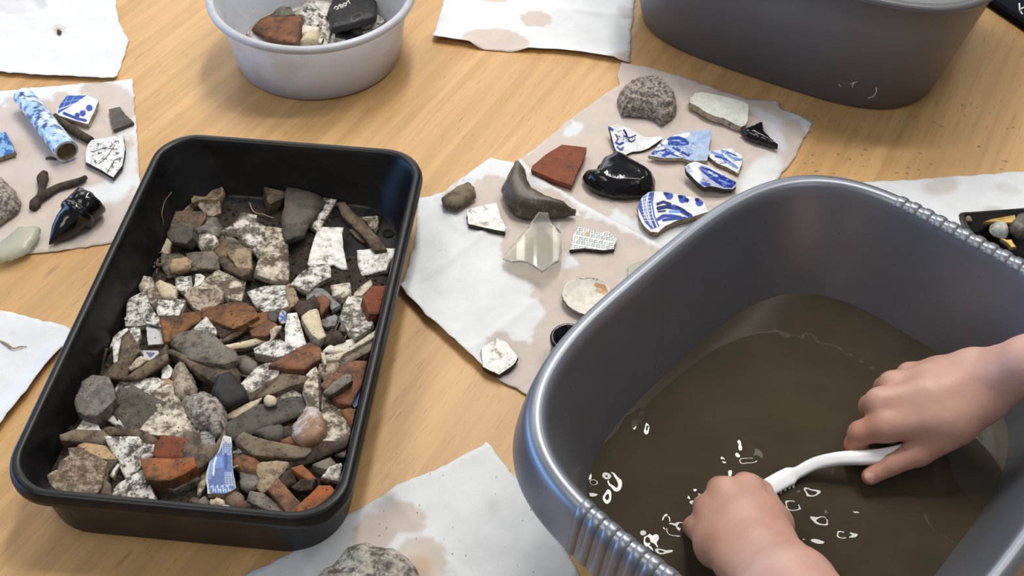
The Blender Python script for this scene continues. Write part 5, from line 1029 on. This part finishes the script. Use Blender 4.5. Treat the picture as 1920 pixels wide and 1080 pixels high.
T(SH, 'white finger like chip in the front left gap', 'whiter', 'lump', 5, 4, G((735, 600), (770, 540), (810, 485), (830, 500), (790, 560), (765, 620)))
# front band, right
T(SH, 'broad brown fan shaped pot wall under the tan shell', 'brown', 'curve', 10, 4, Hh((-70, 180), (40, 190), (90, 250), (110, 310), (230, 320), (270, 240), (320, 150), (330, 220), (310, 280), (240, 400), (110, 520), (0, 580), (-60, 540)))
T(SH, 'large blue and white willow dish sherd at the front', 'paintd', 'curve', 7, 4, Hh((330, 260), (400, 280), (405, 400), (410, 540), (440, 740), (390, 780), (330, 800), (180, 800), (160, 640), (210, 450), (270, 370)))
wp = [((0.09, 0.15, 0.36), 0, HEAP[-1][-1])]
for i in range(9):
    for j in range(6):
        wp.append(((0.42, 0.48, 0.60), 1.3, Hh((310 + i * 16, 270 + j * 22), (320 + i * 16, 280 + j * 22)))); wp.append(((0.42, 0.48, 0.60), 1.4, Hh((330 + i * 15, 570 + j * 24), (342 + i * 15, 584 + j * 24))))
wp += [((0.14, 0.25, 0.55), 0, Hh((215, 420), (310, 400), (320, 520), (220, 530))), ((0.03, 0.06, 0.26), 5, Hh((340, 390), (350, 470), (340, 530))), ((0.20, 0.33, 0.62), 8, Hh((180, 620), (200, 500), (230, 420))), (WHT, 3, Hh((215, 600), (225, 480), (245, 420)))]
for i in range(8): wp.append(((0.48, 0.54, 0.66), 1.8, Hh((190 + i * 26, 720 + (i % 2) * 30), (210 + i * 26, 700 + (i % 2) * 40), (214 + i * 26, 770))))
PAINT[HEAP[-1][1]] = wp
T(SH, 'narrow cream strip left of the willow dish sherd', 'soiled', 'flat', 5, 3, Hh((65, 570), (140, 520), (155, 640), (130, 720), (60, 790)))
T(SH, 'white chips with black marks above the willow dish sherd', 'spotty', 'lump', 6, 5, Hh((400, 375), (450, 345), (500, 320), (560, 350), (610, 395), (500, 405)))
T(ST, 'ochre brown flat stone right of the willow dish sherd', 'rust', 'lump', 9, 4, Hh((420, 410), (520, 390), (640, 430), (680, 480), (665, 540), (640, 592), (520, 580), (430, 500)))
T(SH, 'jagged tan tooth shaped sherd at the front right', 'buff', 'rough', 9, 6, Hh((640, 530), (700, 480), (850, 465), (960, 480), (950, 530), (850, 650), (770, 735), (720, 770), (690, 740), (660, 720), (690, 640)))
T(SL, 'grey white shell bit left of the tooth shaped sherd', 'flint', 'lump', 8, 4, Hh((495, 580), (570, 590), (650, 600), (680, 660), (640, 730), (560, 760), (500, 720)))
T(BR, 'pinkish brick stick at the front right wall', 'terracotta', 'flat', 12, 6, Hh((780, 750), (830, 700), (880, 650), (985, 765), (1090, 880), (1040, 980), (970, 985), (880, 870)))
T(SLT, 'grey slate with a pale broken face at the front wall', 'grey', 'flat', 9, 4, Hh((575, 860), (600, 770), (720, 790), (840, 870), (960, 950), (990, 1010), (850, 980), (700, 920)))
T(ST, 'dark earthy stone above the pinkish brick stick', 'umber', 'lump', 9, 4, Hh((890, 640), (940, 570), (1010, 540), (1050, 650), (960, 720), (890, 710)))
T(ST, 'layered dark clod at the front right', 'umber', 'rough', 9, 5, Hh((1010, 720), (1060, 680), (1120, 640), (1240, 640), (1200, 740), (1080, 755)))
T(BR, 'orange topped brick strip behind the layered dark clod', 'brick', 'flat', 10, 4, Hh((1010, 530), (1120, 500), (1185, 565), (1250, 630), (1200, 650), (1100, 600)))
T(BR, 'large orange brown brick in the front right corner', 'brick', 'rough', 14, 4, Hh((1060, 930), (1180, 820), (1290, 715), (1390, 720), (1470, 800), (1450, 890), (1370, 960), (1250, 1010), (1110, 1010)))
T(SH, 'white cup fragment in the front right corner', 'white', 'curve', 8, 5, Hh((1320, 620), (1355, 575), (1390, 530), (1500, 490), (1560, 560), (1550, 620), (1480, 660), (1400, 650)))
T(SH, 'thin upright white strip against the front right wall', 'whiter', 'flat', 5, 6, Hh((1490, 580), (1522, 620), (1530, 740), (1515, 800), (1490, 860), (1470, 860), (1475, 700)))
for k_, (x, y, rx, ry, mt, lb) in enumerate([(30, 855, 45, 36, 'brown', 'small brown round pebble at the front wall'), (125, 860, 50, 48, 'grey', 'grey veined pebble second from left at the front wall'), (250, 880, 72, 46, 'cream', 'cream oval pebble at the front wall'), (425, 845, 85, 80, 'brown', 'large rounded brown pebble below the willow dish sherd'),
                                             (520, 905, 98, 45, 'terracotta', 'flat orange pebble at the front wall'), (340, 925, 55, 24, 'whiter', 'sliver of white pebble at the front wall')]):
    T(ST, lb, mt, 'lump', 9, 3, Hh(*[(x + rx * math.cos(t), y + ry * math.sin(t)) for t in np.linspace(0, 2 * math.pi, 9)[:-1]]))
T(SL, 'pale shell chip near the right wall above the corner brick', 'white', 'lump', 6, 3, Hh((1450, 380), (1560, 330), (1610, 360), (1590, 400)))
T(SLT, 'grey slab under the long dark stick at right', 'grey', 'flat', 7, 3, Hh((1230, 490), (1310, 455), (1400, 420), (1460, 490), (1370, 540), (1280, 520)))
tl = place(np.stack([GX.ravel(), GY.ravel(), 0 * GX.ravel()], 1), TC, TA); WX, WY = tl[:, 0].reshape(GX.shape), tl[:, 1].reshape(GX.shape)
HM0 = HM.copy()
pile(HEAP, HM, WX, WY, HG, 0.55, 0.3, 11, in_tray)

# roots and twigs among the heap, soil crumbs between the sherds
def hz(u, v, up=0.001):
    z = 0.02
    for _ in range(3):
        p = at(u, v, z); i = np.argmin((WX - p[0]) ** 2 + (WY - p[1]) ** 2); z = HM.ravel()[i] + up
    return at(u, v, z)
for nm, lb, pts, r, mt in (('dried_root', 'thin wavy root climbing the left wall of the black tray', [(x, y, 0) for x, y in A((440, 570), (465, 470), (450, 390), (480, 260), (550, 165))], 0.0006, 'root'),
                           ('dried_root', 'forked pale root on bare soil near the far wall of the tray', [(x, y, 1) for x, y in A((1340, 270), (1360, 330), (1400, 375), (1480, 390), (1530, 410), (1580, 425))], 0.0008, 'root'),
                           ('dried_root', 'dark curved stalk against the left wall of the tray', [(x, y, 0) for x, y in Cc((110, 830), (85, 920), (70, 1000), (50, 1090))], 0.0012, 'darkroot'),
                           ('twig', 'crooked tan twig lying over the willow dish sherd', [(x, y, 1) for x, y in Hh((465, 505), (400, 530), (330, 550), (280, 590), (250, 640), (215, 690))], 0.0011, 'root'),
                           ('dried_root', 'straight pale root left of the mottled five sided sherd', [(x, y, 1) for x, y in D((1000, 370), (985, 440), (960, 530), (905, 650))], 0.0006, 'root'),
                           ('dried_root', 'straight pale root crossing the mottled five sided sherd', [(x, y, 1) for x, y in D((1105, 570), (1060, 640), (1030, 690), (990, 750))], 0.0006, 'root')):
    P = []
    for k_, (u, v, onheap) in enumerate(pts):
        if onheap: P.append(hz(u, v, 0.003))
        else:
            t = k_ / (len(pts) - 1); P.append(at(u, v, (0.014 + 0.03 * t) if 'climbing' in lb else 0.034 - 0.016 * t))
    P = spline(P, 5); V, F = tube_mesh(P, np.linspace(r, r * 0.6, len(P)), 6); tag(obj(nm, V, F, M[mt], loc=tuple(P[0])), lb, 'root' if nm == 'dried_root' else 'twig')
rr = random.Random(8); V, F = [], []
PR = np.random.default_rng(4)
def crumb(p, r):
    n_ = len(V); q = [(1, 0, 0), (-1, 0, 0), (0, 1, 0), (0, -1, 0), (0, 0, 1), (0, 0, -1)]
    for a in q: V.append(np.asarray(p) + np.array(a) * r * PR.uniform(0.6, 1.3))
    for f in ((0, 2, 4), (2, 1, 4), (1, 3, 4), (3, 0, 4), (2, 0, 5), (1, 2, 5), (3, 1, 5), (0, 3, 5)): F.append(tuple(n_ + i for i in f))
for _ in range(3200):
    j, i = rr.randrange(len(gy)), rr.randrange(len(gx))
    if j > len(gy) * 0.72 and rr.random() < 0.35: continue
    if i > len(gx) * 0.62 and j > len(gy) * 0.8 and rr.random() < 0.8: continue
    r = abs(rr.gauss(0.0007, 0.0006)) + 0.0003; z0 = HM[j, i]
    if HM[j, i] > HM0[j, i] + 0.0012: r = min(r, 0.00055)
    if HM[j, i] > HM0[j, i] + 0.0012 and rr.random() < 0.72: continue
    crumb((WX[j, i], WY[j, i], z0 + r * 0.3), r)
tag(obj('soil_crumbs', V, F, M['soil'], loc=(*TC, 0.01), smooth=False), 'loose dark soil crumbs among the finds in the black tray', 'soil', kind='stuff')
V, F = [], []
for _ in range(34):
    x, y = rr.uniform(355, 445), rr.uniform(800, 960); u, v = 220 + x / 5.4, 330 + y / 5.4; a = rr.uniform(0, 6.28); L = rr.uniform(3, 9)
    p, q = hz(u, v, 0.002), hz(u + L * math.cos(a), v + L * math.sin(a), 0.004); V2, F2 = tube_mesh([p, (p + q) / 2 + np.array([0, 0, .0015]), q], 0.0003, 4)
    n_ = len(V); V += list(V2); F += [tuple(i + n_ for i in f) for f in F2]
tag(obj('root_hairs', V, F, M['root'], loc=tuple(hz(290, 495))), 'tuft of fine pale root hairs at the left wall of the black tray', 'roots', kind='stuff')

V, F = [], []
for _ in range(110):
    u, v = (rr.uniform(640, 1080), rr.uniform(850, 1075)) if rr.random() < 0.55 else (rr.uniform(60, 1150), rr.uniform(60, 1000))
    p = at(u, v, 0.0)
    if abs(((p[0] - TC[0]) * math.cos(TA) + (p[1] - TC[1]) * math.sin(TA))) < 0.13 and abs(p[1] - TC[1]) < 0.21: continue
    if np.hypot(p[0] - UC[0], p[1] - UC[1]) < 0.11: continue
    crumb(p + np.array([0, 0, 0.0018 if u > 640 and v > 830 else 0.0004]), rr.uniform(0.0002, 0.0005))
tag(obj('dirt_specks', V, F, M['soil'], loc=tuple(at(800, 900, 0)), smooth=False), 'tiny dark specks of dirt scattered on the table and near towel', 'dirt', kind='stuff')
V, F = [], []
for _ in range(46):
    u, v = rr.uniform(1500, 1900), rr.uniform(190, 330); p = at(u, v, 0.0002); r = rr.uniform(0.0006, 0.0016); n_ = len(V)
    for i in range(3):
        for j in range(8):
            th = 2 * math.pi * j / 8; q = r * (1, 0.7, 0.25)[i]; V.append(p + np.array([q * 1.4 * math.cos(th), q * math.sin(th), r * (0, 0.35, 0.5)[i]]))
    F += [(n_ + i * 8 + j, n_ + i * 8 + (j + 1) % 8, n_ + (i + 1) * 8 + (j + 1) % 8, n_ + (i + 1) * 8 + j) for i in range(2) for j in range(8)] + [tuple(n_ + 16 + j for j in range(8))]
tag(obj('water_drops', V, F, M['glass'], loc=tuple(at(1700, 260, 0))), 'small splashed water drops on the table between the two basins', 'water', kind='stuff')

# ---------------------------------------------------------------- person: two forearms and hands
def capsule(P, a, b_, ra, rb):
    ab = b_ - a; t = np.clip(((P - a) @ ab) / max(float(ab @ ab), 1e-12), 0, 1)
    return np.linalg.norm(P - (a + t[..., None] * ab), axis=-1) - (ra + t * (rb - ra))
def smin(a, b_, k):
    h = np.clip(0.5 + 0.5 * (b_ - a) / k, 0, 1); return b_ + (a - b_) * h - k * h * (1 - h)
def surface_nets(f, lo, s):
    nx, ny, nz = f.shape; sg = f < 0; acc = np.zeros((nx - 1, ny - 1, nz - 1, 3)); cnt = np.zeros((nx - 1, ny - 1, nz - 1))
    cs = [(i, j, k) for i in (0, 1) for j in (0, 1) for k in (0, 1)]; sl = lambda o: tuple(slice(o[d], f.shape[d] - 1 + o[d]) for d in range(3))
    for a in cs:
        for d in range(3):
            if a[d]: continue
            b_ = tuple(a[e] + (e == d) for e in range(3)); fa, fb = f[sl(a)], f[sl(b_)]; m_ = sg[sl(a)] != sg[sl(b_)]
            t = np.where(m_, fa / np.where(m_, fa - fb, 1), 0)
            for e in range(3): acc[..., e] += np.where(m_, a[e] + (t if e == d else 0), 0)
            cnt += m_
    act = cnt > 0; idx = -np.ones(act.shape, int); idx[act] = np.arange(act.sum()); ijk = np.argwhere(act)
    V = (ijk + acc[act] / cnt[act][:, None]) * s + lo; F = []
    for d in range(3):
        e, g = (d + 1) % 3, (d + 2) % 3
        A_ = [slice(None)] * 3; B_ = [slice(None)] * 3; A_[d] = slice(0, -1); B_[d] = slice(1, None)
        ch = sg[tuple(A_)] != sg[tuple(B_)]; q = np.argwhere(ch)
        ok = (q[:, e] > 0) & (q[:, g] > 0) & (q[:, e] < f.shape[e] - 1) & (q[:, g] < f.shape[g] - 1); q = q[ok]
        flip = ~sg[tuple(q.T)]
        def ix(de, dg):
            r = q.copy(); r[:, e] -= de; r[:, g] -= dg; return idx[tuple(r.T)]
        quad = np.stack([ix(1, 1), ix(0, 1), ix(0, 0), ix(1, 0)], 1); quad[flip] = quad[flip][:, ::-1]; F.append(quad)
    return V, np.concatenate(F)
def J(u, v, z, r): return at(u, v, z), r
def limb(arm, palm, fingers, extra, s=0.0017, kp=0.0075, kf=0.003):
    pts = [j for c in arm + palm + fingers + extra for j in c]; P_ = np.array([p for p, _r in pts]); R_ = max(r for _p, r in pts) + 0.006
    lo, hi = P_.min(0) - R_, P_.max(0) + R_; ax = [np.arange(lo[d], hi[d], s) for d in range(3)]
    G_ = np.stack(np.meshgrid(*ax, indexing='ij'), -1)
    def chain(c, k):
        d = None
        for (a, ra), (b_, rb) in zip(c[:-1], c[1:]):
            q = capsule(G_, a, b_, ra, rb); d = q if d is None else smin(d, q, k)
        return d
    body = None
    for c in arm + palm + extra:
        d = chain(c, kp); body = d if body is None else smin(body, d, kp)
    fin = None
    for c in fingers:
        d = chain(c, kf); fin = d if fin is None else smin(fin, d, 0.0012)
    return surface_nets(smin(body, fin, 0.004), lo, s)
# right hand, coming in from the right, thumb below
wr = [J(1824, 696, .118, .0135), J(1832, 722, .121, .0145), J(1842, 750, .117, .0135)]
armR = [[wr[0], J(1925, 670, .150, .0128), J(2180, 580, .205, .018)], [wr[2], J(1935, 697, .146, .0128), J(2200, 610, .200, .018)], [wr[1], J(1930, 683, .152, .0142), J(2190, 595, .206, .019)]]
mcR = [J(1660, 798, .098, .0110), J(1652, 757, .103, .0108), J(1675, 723, .099, .0098), J(1706, 704, .091, .0088)]
palmR = [[wr[2], J(1750, 785, .106, .0135), mcR[0]], [wr[1], J(1742, 745, .112, .0130), mcR[1]], [wr[0], J(1750, 716, .109, .0125), mcR[2]], [wr[0], J(1762, 702, .102, .0115), mcR[3]],
         [wr[2], J(1790, 792, .104, .0140), J(1745, 820, .094, .0125)]]
fingR = [[mcR[0], J(1614, 812, .088, .0082), J(1604, 834, .077, .0072), J(1616, 850, .0735, .0060)], [mcR[1], J(1634, 762, .086, .0084), J(1642, 800, .068, .0072), J(1672, 818, .067, .006)],
         [mcR[2], J(1660, 727, .081, .0078), J(1674, 762, .064, .0068), J(1702, 785, .065, .006)], [mcR[3], J(1692, 708, .077, .0068), J(1708, 738, .062, .006), J(1730, 758, .064, .0052)],
         [J(1765, 815, .097, .0120), J(1722, 848, .087, .0092), J(1668, 871, .0795, .0074), J(1632, 893, .0735, .0060)]]
VR, FR = limb(armR, palmR, fingR, [])
# left hand, coming in from the bottom edge, fingers closed over what is under water
wl = [J(1392, 1052, .120, .0145), J(1421, 1034, .126, .0155), J(1441, 1021, .121, .0145)]
armL = [[wl[0], J(1442, 1118, .145, .0170), J(1600, 1370, .195, .022)], [wl[2], J(1503, 1091, .147, .0170), J(1690, 1310, .195, .022)], [wl[1], J(1480, 1098, .152, .0185), J(1645, 1340, .200, .023)]]
mcL = [J(1402, 922, .100, .0112), J(1360, 928, .103, .0110), J(1334, 957, .097, .0100), J(1315, 990, .087, .0090)]
palmL = [[wl[2], J(1423, 968, .112, .0130), mcL[0]], [wl[1], J(1396, 978, .117, .0130), mcL[1]], [wl[0], J(1366, 1002, .112, .0125), mcL[2]], [wl[0], J(1345, 1022, .102, .0130), mcL[3]],
         [wl[2], J(1446, 985, .102, .0125), J(1438, 962, .092, .0115)]]
fingL = [[mcL[0], J(1396, 910, .078, .0084), J(1410, 938, .062, .0072), J(1425, 958, .063, .006)], [mcL[1], J(1350, 918, .078, .0084), J(1364, 946, .058, .0072), J(1392, 966, .062, .006)],
         [mcL[2], J(1322, 950, .073, .0078), J(1340, 976, .056, .0068), J(1366, 992, .06, .006)], [mcL[3], J(1301, 988, .068, .0068), J(1316, 1010, .056, .006), J(1340, 1018, .06, .0052)],
         [J(1440, 972, .092, .0112), J(1436, 944, .079, .0088), J(1428, 922, .0725, .0072), J(1416, 908, .069, .006)]]
VL, FL = limb(armL, palmL, fingL, [])
VA = np.concatenate([VR, VL]); red = np.zeros(len(VA))       # fingers are redder than the back of the hand
for f_ in fingR + fingL:
    for a_, ra_ in f_[1:]: red = np.maximum(red, np.clip(1.15 - np.linalg.norm(VA - a_, axis=1) / 0.017, 0, 1))
SKC = np.c_[np.tile([0.44, 0.17, 0.11], (len(VA), 1)), red * 0.6]
person = obj('person', np.concatenate([VR, VL]), [*FR.tolist(), *(FL + len(VR)).tolist()], M['skin'], loc=tuple(at(1700, 800, 0.1)), paint=SKC)
tag(person, 'bare forearms and hands of a person scrubbing with a white brush in the basin', 'person')
tip, ip = fingR[4][3][0], fingR[4][2][0]; ax = (tip - ip) / np.linalg.norm(tip - ip); nrm = np.array([-0.25, -0.55, 0.80]); nrm -= ax * (nrm @ ax); nrm /= np.linalg.norm(nrm); sd = np.cross(ax, nrm)
V, F = [], []; cN_ = tip - ax * 0.0005 + nrm * 0.0052
for i in range(5):
    for j in range(14):
        r = i / 4; t = 2 * math.pi * j / 14; a_, b__ = r * math.cos(t), r * math.sin(t); V.append(cN_ + ax * a_ * 0.0050 + sd * b__ * 0.0044 - nrm * (0.0022 * b__ * b__ + 0.0012 * max(a_, 0) ** 2) + nrm * 0.0009)
F = [(i * 14 + j, i * 14 + (j + 1) % 14, (i + 1) * 14 + (j + 1) % 14, (i + 1) * 14 + j) for i in range(4) for j in range(14)]
obj('thumbnail', V, F, M['nail'], person)

# ---------------------------------------------------------------- toothbrush
bpth = spline([at(1424, 925, .066), at(1440, 915, .066), at(1462, 902, .0665), at(1482, 892, .067), at(1496, 886, .068), at(1530, 869, .072), at(1575, 860, .077), at(1622, 858, .080), at(1665, 853, .083), at(1720, 838, .086)], 5)
n_ = len(bpth); t = np.linspace(0, 1, n_)
wd = np.interp(t, [0, .03, .12, .33, .38, .44, .6, .8, 1], [.003, .0058, .0064, .0062, .0050, .0040, .0044, .0050, .0048]); ht = np.interp(t, [0, .03, .33, .44, 1], [.0015, .0024, .0026, .0034, .0042])
T_ = np.gradient(bpth, axis=0); T_ /= np.linalg.norm(T_, axis=1)[:, None]; V = []
for i in range(n_):
    a_ = np.cross(T_[i], [0, -0.25, 1.0]); a_ /= np.linalg.norm(a_); b__ = np.cross(a_, T_[i])
    for j in range(16):
        th = 2 * math.pi * j / 16; c_, s_ = math.cos(th), math.sin(th); V.append(bpth[i] + a_ * wd[i] * np.sign(c_) * abs(c_) ** 0.6 + b__ * ht[i] * np.sign(s_) * abs(s_) ** 0.6)
F = [(i * 16 + j, i * 16 + (j + 1) % 16, (i + 1) * 16 + (j + 1) % 16, (i + 1) * 16 + j) for i in range(n_ - 1) for j in range(16)] + [tuple(range(16))[::-1], tuple((n_ - 1) * 16 + j for j in range(16))]
brush = tag(empty('toothbrush', tuple(at(1500, 885, .068))), 'white plastic toothbrush held between the two hands over the water', 'toothbrush')
obj('brush_handle', V, F, M['brush'], brush)
for k in range(7):
    i = int(n_ * (0.09 + 0.24 * k / 6)); a_ = np.cross(T_[i], [0, 0, 1.0]); a_ /= np.linalg.norm(a_)
    for sd_ in (-1, 0, 1):
        b0 = bpth[i] + a_ * 0.0038 * sd_ + np.array([0, 0, -0.002]); V2, F2 = tube_mesh([b0, b0 + np.array([0.0006, -0.0046, -0.0060]), b0 + np.array([0.0010, -0.0085, -0.0100])], [.0010, .0012, .0014], 6); obj('bristle_tuft', V2, F2, M['bristle'], brush)
